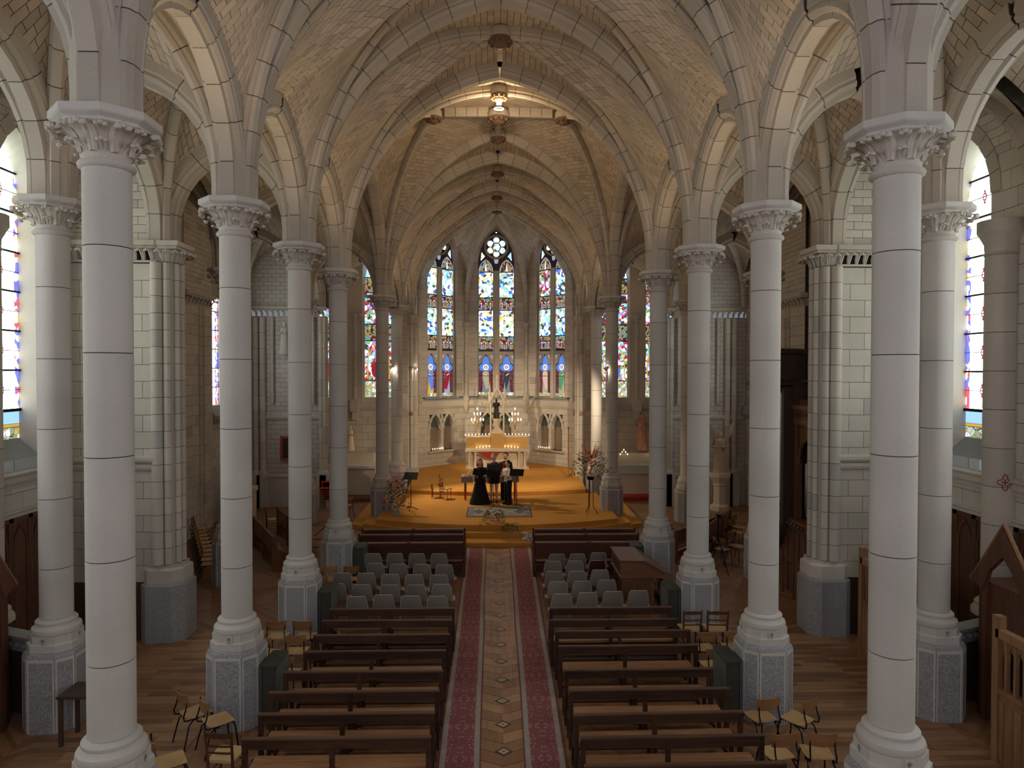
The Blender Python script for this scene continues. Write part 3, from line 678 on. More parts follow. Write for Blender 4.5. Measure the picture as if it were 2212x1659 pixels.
for sx, sd in ((-1, 'left'), (1, 'right')):
    # --- outer chapel wall with the pale windows
    wl = thing('wall_%s' % sd, kind='structure'); F = Frame((sx * OX, 0), (0, -sx)); yy = lambda y: -sx * y; rng = lambda a, b: (min(yy(a), yy(b)), max(yy(a), yy(b)))
    P = Pieces(); wins = [(yy(12.73), .45, 4.25, 8.75, 9.80)]; far = [(yy(y), .55, 4.25, 8.75, 9.80) for y in (9.07, 5.5, 2.0, -1.4)]
    s0, s1 = rng(10.9, 14.1); big = [(o[0], o[1] + .12, o[2] - .35, o[3], o[4] + .14) for o in wins]
    coursed(P, F, s0, s1, 2.95, 9.4, .335, .6, big); coursed(P, F, s0, s1, 9.4, 13.0, .165, .42, big); arch_ring(F, big[0], wl, .26, .03, 4)
    P.finish(wl, 'wall_block', 'wall_stone', 150, stuff='small_blocks')
    P2 = Pieces(); s0, s1 = rng(-3.3, 10.9); coursed(P2, F, s0, s1, 0, 13, 1.0, 2.0, [(o[0], o[1] + .05, o[2], o[3], o[4] + .05) for o in far]); P2.finish(wl, 'wall_block', 'wall_stone', 0)
    for o in wins: grisaille_window(F, o)
    for o in far:
        w = window(); pane(F, o, o[2], o[3], -.1, 'glass_grisaille', w); pane(F, o, o[3], o[4], -.1, 'glass_grisaille', w, n=8); reveal(F, (o[0], o[1] + .06, o[2], o[3], o[4] + .06), o, .12, w)
    s0, s1 = rng(11.9, 14.1); mould(F, s0, s1, STRING, 'wall_stone', wl, 'string_course'); s0, s1 = rng(10.9, 11.5); mould(F, s0, s1, STRING, 'wall_stone', wl, 'string_course')
    s0, s1 = rng(10.9, 14.1); mould(F, s0, s1, [(-.02, 2.86), (.05, 2.86), (.06, 2.93), (.09, 2.95), (.09, 2.98), (-.02, 3.0)], 'wall_stone', wl, 'wainscot_rail')
    for i in range(6): gothic_panel(F, yy(11.15 + .52 * i), .255, .05, 2.86, wl)
    # half-round respond with capital and painted cross
    rs = thing('wall_respond', 'half-round wall shaft with painted cross beside the %s window' % sd, 'column'); X_ = sx * 8.72
    shaft(rs, X_, 11.72, .26, 1.52, 7.55, True, 'drum', ZA, .69); MB().lathe([(.40, 1.25), (.40, 1.33), (.33, 1.42), (.35, 1.45), (.28, 1.52)], 14, (X_, 11.72)).build('respond_base', 'wall_stone', rs, True)
    m = MB(); a0 = math.atan2(0 - 11.72, -.16 - X_) + sx * .35; Fc = lambda u, z: V((X_ + .263 * cos(a0 + u / .263), 11.72 + .263 * sin(a0 + u / .263), z)); zc = 3.62
    m.tube([Fc((.085 + .03 * cos(4 * q)) * cos(q), zc + (.085 + .03 * cos(4 * q)) * 1.25 * sin(q)) for q in [2 * PI * i / 32 for i in range(32)]], .008, 5, True); m.tube([Fc(-.05, zc), Fc(0, zc), Fc(.05, zc)], .01, 5); m.tube([Fc(0, zc - .06), Fc(0, zc + .06)], .01, 5); m.build('painted_cross', 'painted_red', rs)
    shaft(rs, sx * 8.72, 10.98, .055, 4.0, 7.7, True, 'colonnette')
    MB().lathe([(.13, 3.70), (.13, 3.85), (.09, 3.9), (.06, 4.0)], 12, (sx * 8.72, 10.98)).build('colonnette_base', 'wall_stone', rs, True)
    # low carved wall between outer column and respond
    lw = thing('wall_low_%s' % sd, kind='structure'); Fl = Frame((sx * 7.38, 11.0), (1.22, .55 * sx) if sx > 0 else (1.22, .55)); 
    a_, b_ = V((sx * 7.38, 10.95, 0)), V((sx * 8.75, 11.5, 0)); Fl = Frame(a_, b_ - a_) if sx > 0 else Frame(b_, a_ - b_); Lw = (b_ - a_).length
    m = MB(); Fl.box(m, 0, Lw, 0, 1.02, -.14, .0); m.build('wall_body', 'organ_dark', lw); m = MB(); Fl.box(m, 0, Lw, 1.02, 1.22, -.16, .02); m.build('frieze_band', 'sill_stone', lw); m = MB(); Fl.box(m, 0, Lw, 1.22, 1.27, -.2, .06); m.build('coping', 'sill_stone', lw)
    for i in range(9): m = MB(); q = Fl.p(Lw * (i + .5) / 9, 1.12, .025); m.sphere(q, .045, 6, 4); m.build('frieze_knot', 'sill_stone', lw)
    # --- cross wall facing the camera with its bundle of shafts
    cw = thing('wall_cross_%s' % sd, kind='structure'); F = Frame((0, 14.1), (1, 0)); P = Pieces(); a, b = (-8.85, -6.98) if sx < 0 else (6.98, 8.85)
    coursed(P, F, a, b, 1.2, ZA - .45, .335, .62); coursed(P, F, a, b, ZA, 13.0, .165, .40); P.finish(cw, 'wall_block', 'wall_stone', 260, stuff='small_blocks')
    frieze(F, cw, a, b); slab(F, a, b, 0, 13, 'mortar', cw, k=-.6); m = MB(); F.box(m, a, b, 0, 1.2, -.3, .02); m.build('dark_bench_box', 'organ_dark', cw)
    s_ = (-7.6, -7.02) if sx < 0 else (7.02, 7.9)
    mould(F, a if sx < 0 else s_[0], s_[1] if sx < 0 else b, [(-.02, 3.50), (.06, 3.50), (.08, 3.56), (.07, 3.62), (.12, 3.66), (.14, 3.70), (.14, 3.76), (-.02, 3.80)], 'wall_stone', cw, 'shelf_moulding')
    for X_, Y_, r_ in ((6.99, 14.07, .115), (6.80, 14.11, .075), (6.68, 14.28, .065), (6.66, 14.46, .065), (6.80, 14.64, .075)):
        shaft(cw, sx * X_, Y_, r_, 1.56, 7.72, False, 'shaft', seg=.335)
    m = MB(); m.box(min(sx * 6.72, sx * 7.1), 14.15, 1.3, max(sx * 6.72, sx * 7.1), 14.62, ZA); m.build('pier_core', 'wall_stone', cw)
    fr = Frame((sx * 6.62, 14.38), (0, -sx) if sx < 0 else (0, -1)); fr = Frame((sx * 6.66, 14.38), (0, 1) if sx > 0 else (0, -1)); fr.n = V((-sx, 0, 0))
    m = MB(); m.box(sx * 6.88 - .36, 13.98, ZA - .10, sx * 6.88 + .36, 14.78, ZA); m.box(sx * 6.88 - .32, 14.02, ZA - .16, sx * 6.88 + .32, 14.74, ZA - .10); m.build('pier_abacus', 'carved_stone', cw)
    for i in range(10):
        q = PI * i / 9; link('pier_leaf', LEAF, None, cw, (sx * 6.86 + .02 * cos(q), 14.38 - .1 * cos(PI * i / 9) * 1.0, ZA - .42), (0, 0, (-PI / 2 + (PI if 0 else 0)) + sx * (-1) * (q) if sx > 0 else -PI / 2 + q), (.95, .9, .9))
    M = Matrix.Translation((sx * 6.93, 14.38, 0))
    MB().rings([[(sx * 6.93 + x, 14.38 + y, z) for x, y in octo(h, .2)] for h, z in ((.46, 0), (.46, 1.15), (.42, 1.2))]).build('pier_plinth', 'granite', cw)
    MB().rings([[(sx * 6.93 + x, 14.38 + y, z) for x, y in octo(h, .17)] for h, z in ((.41, 1.2), (.41, 1.46), (.35, 1.5), (.36, 1.55))]).build('pier_pedestal', 'wall_stone', cw)
    # --- transept end wall with pier and window
    tw = thing('wall_transept_%s' % sd, kind='structure'); F = Frame((sx * TX, 0), (0, -sx)); P = Pieces(); o = (yy(25.35), .62, 4.25, 8.4, 9.9)
    s0, s1 = rng(20.5, 28.0); coursed(P, F, s0, s1, 0, ZA, .335, .62, [o]); coursed(P, F, s0, s1, ZA, 13.2, .165, .40, [o]); P.finish(tw, 'wall_block', 'wall_stone', 120, stuff='small_blocks')
    Fp = Frame((sx * (TX - .18), 0), (0, -sx)); P = Pieces(); s0, s1 = rng(22.3, 24.5); coursed(P, Fp, s0, s1, 0, ZA - .4, .335, .62); coursed(P, Fp, s0, s1, ZA, 13, .165, .4); P.finish(tw, 'pier_block', 'wall_stone', 120, stuff='small_blocks')
    frieze(Fp, tw, s0, s1, step=.25); slab(Frame((sx * TX, 24.5), (sx, 0)) if sx > 0 else Frame((-TX, 24.5), (-1, 0)), -.18, .1, 0, 13, 'wall_stone', tw, k=0)
    for y_ in (23.45, 23.75): shaft(tw, sx * (TX - .20), y_, .07, .3, 7.72, False, 'shaft', seg=.335)
    w = window(); k = -.22; reveal(F, (o[0], o[1] + .1, o[2] - .3, o[3], o[4] + .1), o, .24, w); z = o[2]
    while z < o[4] - .1: zt = min(z + .70, o[4]); pane(F, o, z, zt - .03, k, 'glass_grisaille', w, n=6); m = MB(); F.box(m, o[0] - .62, o[0] + .62, zt - .035, zt + .0, k, k + .03); m.build('saddle_bar', 'iron_bar', w); z = zt
    s0, s1 = rng(24.6, 28); mould(F, s0, s1, [(-.02, 3.6), (.08, 3.62), (.22, 3.8), (.24, 3.92), (.0, 4.28), (-.2, 4.3)], 'sill_stone', tw, 'sill_ledge')
    slab(F, *rng(14.7, 20.5), 0, 13, 'wall_stone', tw, k=0)
    Fw = Frame((sx * 8.65, 14.72), (-1, 0)); slab(Fw, -1.9, 1.9, 0, 13, 'wall_stone', tw, 'west_face', 0)
    # --- transept east wall
    ew = thing('wall_east_%s' % sd, kind='structure'); F = Frame((0, 28.0), (1, 0)); P = Pieces(); a, b = (-10.3, -6.95) if sx < 0 else (6.95, 10.3)
    coursed(P, F, a, b, 1.2, 3.55, .19, .38); coursed(P, F, a, b, 3.72, ZA - .4, .19, .38); coursed(P, F, a, b, ZA, 13, .165, .34); P.finish(ew, 'wall_block', 'plaque_stone', 200, stuff='small_blocks')
    slab(F, a, b, 0, 1.25, 'plaque_stone', ew, 'base_course', .03); mould(F, a, b, [(-.02, 1.2), (.06, 1.2), (.06, 1.3), (-.02, 1.34)], 'wall_stone', ew); mould(F, a, b, [(-.02, 3.55), (.05, 3.55), (.09, 3.64), (.09, 3.72), (-.02, 3.74)], 'wall_stone', ew, 'string_course')
    frieze(F, ew, a, b, step=.22)
    for X_ in (9.78, 9.50, 7.12, 6.98):
        shaft(ew, sx * X_, 27.93, .12, 1.35, 7.72, False, 'shaft', seg=.67); m = MB(); m.box(sx * X_ - .2, 27.75, 0, sx * X_ + .2, 28, 1.32); m.build('shaft_pedestal', 'wall_stone', ew); MB().lathe([(.19, 1.32), (.2, 1.38), (.16, 1.46), (.12, 1.52)], 12, (sx * X_, 27.93)).build('shaft_base', 'wall_stone', ew, True)
    shaft(ew, sx * 9.1, 27.93, .06, 4.2, 7.72, False, 'colonnette', seg=1.3); shaft(ew, sx * 7.45, 27.93, .05, 4.2, 7.72, False, 'colonnette', seg=1.3)
    # --- chapel behind: side wall, window wall
    ch = thing('wall_chapel_%s' % sd, kind='structure'); F = Frame((0, 31.5), (1, 0)); P = Pieces(); ops = [(sx * 5.45, .62, 4.32, 9.6, 10.95), (sx * 7.52, .62, 4.32, 9.6, 10.95)]; a, b = (-8.25, -4.1) if sx < 0 else (4.1, 8.25)
    coursed(P, F, a, b, 0, 3.75, .335, .5); coursed(P, F, a, b, 4.2, 12.5, .335, .5, ops); P.finish(ch, 'wall_block', 'wall_stone', 130, stuff='small_blocks')
    mould(F, a, b, [(-.02, 3.72), (.10, 3.76), (.12, 3.84), (.16, 3.86), (.16, 3.90), (.12, 3.93), (.12, 4.12), (-.02, 4.32), (-.22, 4.34)], 'wall_stone', ch, 'string_course')
    slab(Frame((sx * 8.25, 0), (0, -sx)), *rng(28, 31.5), 0, 12.5, 'wall_stone', ch, 'side_face', 0)
    for X_, r_ in ((6.28, .07), (6.48, .13), (6.68, .07)): shaft(ch, sx * X_, 31.44, r_, 4.2, 7.72, True, 'shaft', seg=.67); 
    m = MB(); m.box(sx * 6.48 - .36, 31.36, 4.0, sx * 6.48 + .36, 31.5, 12); m.build('pier_core', 'wall_stone', ch)
    m = MB(); m.box(sx * 6.48 - .2, 31.25, 3.7, sx * 6.48 + .2, 31.5, 4.25); m.box(sx * 6.48 - .12, 31.3, 3.3, sx * 6.48 + .12, 31.5, 3.7); m.build('shaft_corbel', 'carved_stone', ch)
    for o in ops:
        w = window(); k = -.2; reveal(F, (o[0], o[1] + .05, o[2] - .02, o[3], o[4] + .05), o, .22, w); zz = [4.32, 5.1, 6.95, 7.7, 9.15, 9.85, 10.95]
        for i, (z0_, z1_, mt) in enumerate(zip(zz[:-1], zz[1:], ('glass_base', 'glass_scene_red', 'glass_canopy', 'glass_scene_red', 'glass_canopy', 'glass_scene_blue'))):
            pane(F, o, z0_ + .02, z1_ - .02, k, mt, w, n=5); m = MB(); F.box(m, o[0] - .62, o[0] + .62, z1_ - .02, z1_ + .02, k, k + .03); m.build('saddle_bar', 'iron_bar', w)
        m = MB(); Lp = outline((o[0], .50, 5.2, 5.9, 6.85), 6); m.tube([F.p(a_, z_, k + .02) for a_, z_ in Lp], .03, 5); m.build('canopy_band', 'glass_gold', w)
        for cx_, cz_, rr, mt in ((0, 6.05, .14, 'glass_white'), (-.08, 5.6, .26, 'glass_red'), (.12, 5.5, .2, 'glass_blue'), (0, 6.05, .08, 'glass_face')):
            m = MB(); m.add([F.p(o[0] + cx_ + rr * cos(2 * PI * i / 10), cz_ + rr * 1.5 * sin(2 * PI * i / 10), k + .012 + (0.006 if mt == 'glass_face' else 0)) for i in range(10)], [tuple(range(10))]); m.build('figure_glass', mt, w)

# --- west wall behind the camera, with its large window of clear glass
ww = thing('wall_back', kind='structure'); F = Frame((0, YM3), (-1, 0)); o = (0, 2.4, 6.2, 9.6, 12.6); P = Pieces(); coursed(P, F, -9, 9, 0, 14.5, 1.0, 2.0, [o], .05); P.finish(ww, 'wall_block', 'wall_stone', 0)
w = window(); pane(F, o, o[2], o[3], -.1, 'glass_grisaille', w); pane(F, o, o[3], o[4], -.1, 'glass_grisaille', w, n=8)

# ------------------------------------------------------------------ apse
ap = thing('wall_apse', kind='structure')
CP = [(-4.0, 32.3), (-4.0, 34.66), (-1.66, 37.0), (1.66, 37.0), (4.0, 34.66), (4.0, 32.3)]
P = Pieces(); apse_frames = []
def disc(F, a, z, r, k, mat, parent, name='pane', n=16, sy=1.0, a0=0, a1=2 * PI):
    m = MB(); m.add([F.p(a + r * cos(a0 + (a1 - a0) * i / n), z + sy * r * sin(a0 + (a1 - a0) * i / n), k) for i in range(n)], [tuple(range(n))]); return m.build(name, mat, parent)
def ringm(F, a, z, r0, r1, k0, k1, mat, parent, name, n=24):
    m = MB(); rs = []
    for r, k in ((r0, k0), (r0, k1), (r1, k1), (r1, k0)): rs.append([F.p(a + r * cos(2 * PI * i / n), z + r * sin(2 * PI * i / n), k) for i in range(n)])
    m.rings(rs, True, False, False); return m.build(name, mat, parent)
def poly(F, pts, k, mat, parent, name): m = MB(); m.add([F.p(a, z, k) for a, z in pts], [tuple(range(len(pts)))]); return m.build(name, mat, parent)
def saint(F, a, robe, over, w, k, mirror=1):
    z = 4.40; q = mirror
    poly(F, [(a - .20, z), (a + .20, z), (a + .17, z + .5), (a + .19, z + 1.0), (a + .13, z + 1.18), (a - .13, z + 1.18), (a - .19, z + .95), (a - .16, z + .5)], k + .004, robe, w, 'robe_glass')
    poly(F, [(a - q * .19, z + .25), (a - q * .02, z + .15), (a + q * .17, z + .75), (a + q * .17, z + 1.08), (a, z + 1.16), (a - q * .15, z + 1.1)], k + .006, over, w, 'mantle_glass')
    disc(F, a, z + 1.36, .155, k + .005, 'glass_white', w, 'halo_glass'); disc(F, a, z + 1.36, .105, k + .007, 'glass_black', w, 'halo_glass'); disc(F, a, z + 1.35, .075, k + .009, 'glass_face', w, 'face_glass', 12, 1.25)
    poly(F, [(a - q * .06, z + .85), (a + q * .12, z + .98), (a + q * .13, z + 1.06), (a - q * .05, z + .94)], k + .009, 'glass_face', w, 'hand_glass')
ROBES = {1: (('glass_gold', 'glass_blue'), ('glass_lilac', 'glass_red')), 2: (('glass_grey', 'glass_tan'), ('glass_grey', 'glass_black')), 3: (('glass_tan', 'glass_face'), ('glass_tan', 'glass_green')), 0: (('glass_red', 'glass_blue'),) * 2, 4: (('glass_blue', 'glass_red'),) * 2}
SC = {1: ('glass_scene_bright', 'glass_scene_blue', 'glass_scene_blue', 'glass_scene_bright'), 2: ('glass_scene_bright', 'glass_scene_blue', 'glass_scene_bright', 'glass_scene_bright'), 3: ('glass_scene_red', 'glass_scene_bright', 'glass_scene_blue', 'glass_scene_blue'), 0: ('glass_scene_bright',) * 4, 4: ('glass_scene_bright',) * 4}
def candle_row(parent_label, pts, h=.07):
    for i, p in enumerate(pts):
        t_ = thing('votive_candle', parent_label, 'candle', p, group=parent_label); candle_parts(t_, h)
def candle_parts(t_, h, r=.022):
    MB().lathe([(r, 0), (r, h), (r * .6, h + .004)], 8).build('wax', 'candle_wax', t_, True); MB().lathe([(.004, h), (.016, h + .018), (.014, h + .035), (.003, h + .065)], 6).build('flame', 'candle_flame', t_, True)
for fi in range(5):
    a_, b_ = V((*CP[fi], 0)), V((*CP[fi + 1], 0)); Lf = (b_ - a_).length; F = Frame(a_, b_ - a_); apse_frames.append((F, Lf)); c_ = Lf / 2; wide = Lf > 2.8
    gap = .46 if wide else .34; nh = .36 if wide else .26
    niches = [(c_ + s_ * gap, nh, 1.42, 2.55, 3.30) for s_ in (-1, 1)]
    coursed(P, F, 0, Lf, .5, 1.30, .30, .8); coursed(P, F, 0, Lf, 1.30, 3.62, .335, .55, niches, .13)
    hw = .985 if wide else .72; o = (c_, hw, 4.2, 11.4, 13.25 if wide else 12.6)
    coursed(P, F, 0, Lf, 4.2, 13.4, .335, .5, [o], .16)
    mould(F, 0, Lf, [(-.02, 3.56), (.06, 3.60), (.10, 3.68), (.14, 3.70), (.14, 3.76), (.10, 3.78), (.08, 4.0), (-.3, 4.2), (-.3, 3.5)], 'wall_stone', ap, 'string_course')
    mould(F, c_ - 1.0 if wide else .1, c_ + 1.0 if wide else Lf - .1, [(-.3, 1.28), (.08, 1.28), (.14, 1.33), (.16, 1.42), (-.3, 1.42)], 'wall_stone', ap, 'niche_sill')
    for o_ in niches:
        arch_ring(F, o_, ap, .13, .03, 3, 'wall_stone'); reveal(F, o_, o_, .26, ap, 'wall_stone'); slab(F, o_[0] - nh, o_[0] + nh, 1.42, 2.62, 'niche_brown', ap, 'niche_panel', -.25); slab(F, o_[0] - nh, o_[0] + nh, 2.62, 3.35, 'niche_green', ap, 'niche_head', -.255)
        for s_ in (-1, 1): poly(F, [(o_[0] + s_ * nh, 2.45), (o_[0] + s_ * (nh - .11), 2.62), (o_[0] + s_ * (nh - .05), 2.80), (o_[0] + s_ * nh, 2.80)], -.03, 'wall_stone', ap, 'niche_cusp')
    q = F.p(c_, 0, -.04); MB().lathe([(.11, 1.42), (.11, 1.5), (.075, 1.56), (.065, 1.6), (.06, 2.42), (.07, 2.44), (.06, 2.47), (.075, 2.55), (.11, 2.64), (.11, 2.70)], 12, (q.x, q.y)).build('niche_colonnette', 'wall_stone', ap, True)
    # window: dark tracery plate, mullion, panes
    w = window(); k = -.26; m = MB(); Lo = outline(o, 8); m.add([F.p(a, z, k - .02) for a, z in Lo], [tuple(range(len(Lo)))]); m.build('tracery_plate', 'organ_dark', w); reveal(F, (o[0], o[1] + .16, o[2] - .1, o[3], o[4] + .18), o, .26, w, 'arch_stone')
    lw_ = .385 if wide else .27; off = .565 if wide else .40
    m = MB(); mw = off - lw_; F.box(m, c_ - mw, c_ + mw, 4.0, 11.0, k - .05, k + .05); F.box(m, c_ - mw * .45, c_ + mw * .45, 4.0, 11.0, k, k + .12); m.build('mullion', 'wall_stone', w)
    for s_ in (-1, 1):
        lo = (c_ + s_ * off, lw_, 4.2, 10.95, 11.62); a = lo[0]; i0 = 0 if s_ < 0 else 1
        m = MB(); F.box(m, a - lw_, a + lw_, 6.45, 6.62, k - .05, k + .08); m.build('transom', 'wall_stone', w)
        jb = MB(); F.box(jb, a + s_ * lw_, a + s_ * (lw_ + .03), 4.0, 11.0, k - .05, k + .08); jb.build('jamb', 'wall_stone', w)
        pane(F, lo, 4.22, 4.40, k, 'glass_base', w); pane(F, lo, 4.41, 5.62, k, 'glass_wall_red', w)
        tre = (a, lw_ * .95, 5.62, 5.75, 6.0); disc(F, a - lw_ * .45, 5.75, lw_ * .5, k + .001, 'glass_blue', w); disc(F, a + lw_ * .45, 5.75, lw_ * .5, k + .001, 'glass_blue', w); pane(F, (a, lw_ * .5, 5.62, 6.0, 6.40), 5.62, 6.40, k + .002, 'glass_blue', w)
        # stone cusps of the trefoil head
        for q_ in (-1, 1):
            m = MB(); F.box(m, 0, 0, 0, 0, 0, 0); pts = [(a + q_ * lw_, 5.9), (a + q_ * lw_ * .55, 6.0), (a + q_ * lw_ * .5, 6.15), (a + q_ * lw_ * .12, 6.42), (a + q_ * lw_ * .22, 6.45), (a + q_ * lw_, 6.45)]
            if q_ > 0: pts.reverse()
            MB().rings([[F.p(x, z, k) for x, z in pts], [F.p(x, z, k + .06) for x, z in pts]]).build('cusp', 'wall_stone', w)
            poly(F, [(a + q_ * lw_ * .6, 6.40), (a + q_ * lw_ * .92, 6.40), (a + q_ * lw_ * .92, 6.18)], k + .065, 'glass_lilac', w, 'spandrel_glass')
        if wide: saint(F, a, *ROBES[fi][i0], w, k, s_)
        zz = [6.72, 7.42, 8.86, 9.54, 10.93]; mts = ('glass_canopy', SC[fi][2 + i0], 'glass_canopy', SC[fi][i0])
        for z0_, z1_, mt in zip(zz[:-1], zz[1:], mts):
            pane(F, lo, z0_ + .02, z1_ - .02, k, mt, w); bar = MB(); F.box(bar, a - lw_, a + lw_, z1_ - .022, z1_ + .022, k, k + .03); bar.build('saddle_bar', 'iron_bar', w)
            if mt == 'glass_canopy':
                for dx in (-.24, 0, .24):
                    if not wide: continue
                    poly(F, [(a + dx - .065, z0_ + .05), (a + dx + .065, z0_ + .05), (a + dx + .065, z0_ + .32), (a + dx, z0_ + .58), (a + dx - .065, z0_ + .32)], k + .004, 'glass_red' if dx else 'glass_black', w, 'niche_glass')
                    poly(F, [(a + dx - .04, z0_ + .05), (a + dx + .04, z0_ + .05), (a + dx + .03, z0_ + .3), (a + dx - .03, z0_ + .3)], k + .006, 'glass_lilac' if dx else 'glass_tan', w, 'niche_figure'); disc(F, a + dx, z0_ + .36, .035, k + .007, 'glass_white', w, 'niche_head', 8)
            else:
                m = MB(); Lp = outline((a, lw_ * .9, z0_ + .75, z0_ + .95, z1_ - .06), 5); m.tube([F.p(x, z, k + .008) for x, z in Lp], .018, 4); m.build('scene_arch', 'glass_gold', w)
        pane(F, lo, 10.96, 11.62, k, 'glass_canopy', w); poly(F, [(a - .05, 10.98), (a + .05, 10.98), (a, 11.45)], k + .004, 'glass_white', w, 'spire_glass'); m = MB(); Lp = outline((a, lw_ * .97, 10.97, 10.98, 11.60), 6); m.tube([F.p(x, z, k + .006) for x, z in Lp], .02, 4); m.build('tip_border', 'glass_lilac', w)
        bar = MB(); F.box(bar, a - lw_, a + lw_, 5.28, 5.31, k + .01, k + .03); bar.build('saddle_bar', 'iron_bar', w)
        if wide: poly(F, [(c_ + s_ * .84, 11.55), (c_ + s_ * .62, 11.78), (c_ + s_ * .80, 12.02)] if s_ < 0 else [(c_ + .84, 11.55), (c_ + .80, 12.02), (c_ + .62, 11.78)], k, 'glass_rose', w, 'eyelet_glass')
    if wide:
        zr = 12.29; ringm(F, c_, zr, .56, .66, k - .02, k + .06, 'arch_stone', w, 'rose_frame')
        for i in range(6):
            q = PI / 2 + i * PI / 3; disc(F, c_ + .37 * cos(q), zr + .37 * sin(q), .165, k + .01, 'glass_rose', w, 'rose_petal', 14); ringm(F, c_ + .37 * cos(q), zr + .37 * sin(q), .165, .195, k, k + .04, 'organ_dark', w, 'petal_frame', 14)
        disc(F, c_, zr, .225, k + .015, 'glass_scene_bright', w, 'rose_heart', 18); ringm(F, c_, zr, .225, .26, k, k + .045, 'organ_dark', w, 'heart_frame', 18); disc(F, c_, 13.08, .05, k, 'glass_white', w, 'top_eyelet', 8, .6)
        poly(F, [(c_ - .13, 11.62), (c_ - .08, 11.40), (c_ + .08, 11.40), (c_ + .13, 11.62)], k, 'glass_lilac', w, 'kite_glass')
    if fi != 2:
        cs_ = [(c_ - gap + x, 0) for x in ((-.25, -.1, .04, .18, .3, .45) if fi % 2 else (-.1, .03, .12, .2, .3, .4, .5))]
        candle_row('small lit votive candle on the sill of the %s apse niches' % ['far left', 'left', '', 'right', 'far right'][fi], [tuple(F.p(x, 1.42, .08)) for x, _ in cs_])
P.finish(ap, 'wall_block', 'wall_stone', 280, stuff='small_blocks')
for x, y in CP[1:5]:
    d = (V((0, 33.4, 0)) - V((x, y, 0))).normalized() * .10; shaft(ap, x + d.x, y + d.y, .10, 4.3, 7.72, True, 'shaft', seg=.67); e = V((-d.y, d.x, 0)) * 1.6
    for s_ in (-1, 1): shaft(ap, x + d.x * .5 + s_ * e.x, y + d.y * .5 + s_ * e.y, .055, 4.3, 7.72, False, 'colonnette', seg=1.3)
    MB().lathe([(.03, 3.28), (.12, 3.5), (.17, 3.72), (.17, 3.8), (.13, 3.9), (.19, 4.0), (.19, 4.12), (.13, 4.2), (.12, 4.3)], 10, (x + d.x, y + d.y)).build('shaft_corbel', 'carved_stone', ap, True)
for sx in (-1, 1):                                                  # bundled piers at the mouth of the apse
    for X_, Y_, r_ in ((4.18, 32.15, .14), (4.0, 32.1, .10), (3.86, 32.2, .09), (3.80, 32.36, .08), (4.42, 32.1, .12), (4.6, 32.2, .12)):
        shaft(ap, sx * X_, Y_, r_, 1.0, 7.72, True, 'shaft', seg=.67)
    m = MB(); m.box(sx * 4.2 - .42, 32.15, 0, sx * 4.2 + .42, 32.9, 8.2); m.build('pier_core', 'wall_stone', ap); m = MB(); m.box(sx * 4.2 - .5, 31.9, 0, sx * 4.2 + .5, 32.6, 1.0); m.build('pier_plinth', 'wall_stone', ap)
    m = MB(); F = Frame((sx * 3.98, 32.0), (1, 0)); m.tube([F.p(.085 * cos(q), 3.55 + .085 * sin(q), .02) for q in [2 * PI * i / 20 for i in range(20)]], .012, 5, True); m.tube([F.p(-.05, 3.55, .02), F.p(.05, 3.55, .02)], .012, 5); m.tube([F.p(0, 3.5, .02), F.p(0, 3.6, .02)], .012, 5); m.build('painted_cross', 'painted_red', ap)
    Fs = Frame((sx * 4.35, 0), (0, -sx)); slab(Frame((sx * 4.4, 32.3), (0, sx)), -.3 if sx > 0 else -.3, .3, 8, 14, 'wall_stone', ap, 'pier_wall', 0)

# ------------------------------------------------------------------ vaults
ZT, ZAR, ZC = 13.15, 10.12, 13.30                                   # nave cross arch, arcade, nave crown
def ceiling(): return thing('ceiling', kind='structure')
# nave
cl = ceiling(); core = MB(); P = Pieces()
for y0, y1, br in ((YM3, YM2, 0), (YM2, YM1, 0), (YM1, YS[0], 0), (YS[0], YS[1], 1), (YS[1], YS[2], 1), (YS[2], YS[3], 1)):
    vault(cl, core, P, -NX, NX, y0, y1, ZT, ZAR, ZC, bricks=br, ribs=y0 > 3)
for k in (0, 1, 2, 3):
    for h in harch((-NX, YS[k]), (NX, YS[k]), ZT): rib(h, PROF_BIG, cl, core)
for y0, y1 in ((YM1, YS[0]), (YS[0], YS[1]), (YS[1], YS[2]), (YS[2], YS[3])):
    for sx in (-1, 1):
        for h in harch((sx * NX, y0), (sx * NX, y1), ZAR): rib(h, PROF_BIG, cl, core)
    if y0 > 7: boss(cl, (0, (y0 + y1) / 2, ZC))
for k in range(4):
    for sx in (-1, 1): MB().lathe([(.33, ZA - .02), (.33, 8.9), (.28, 9.5)], 8, (sx * NX, YS[k]), PI / 8).build('springer_core', 'arch_stone', cl)
core.build('rib_mortar', 'mortar', cl); P.finish(cl, 'vault_brick', 'vault_brick', 300)
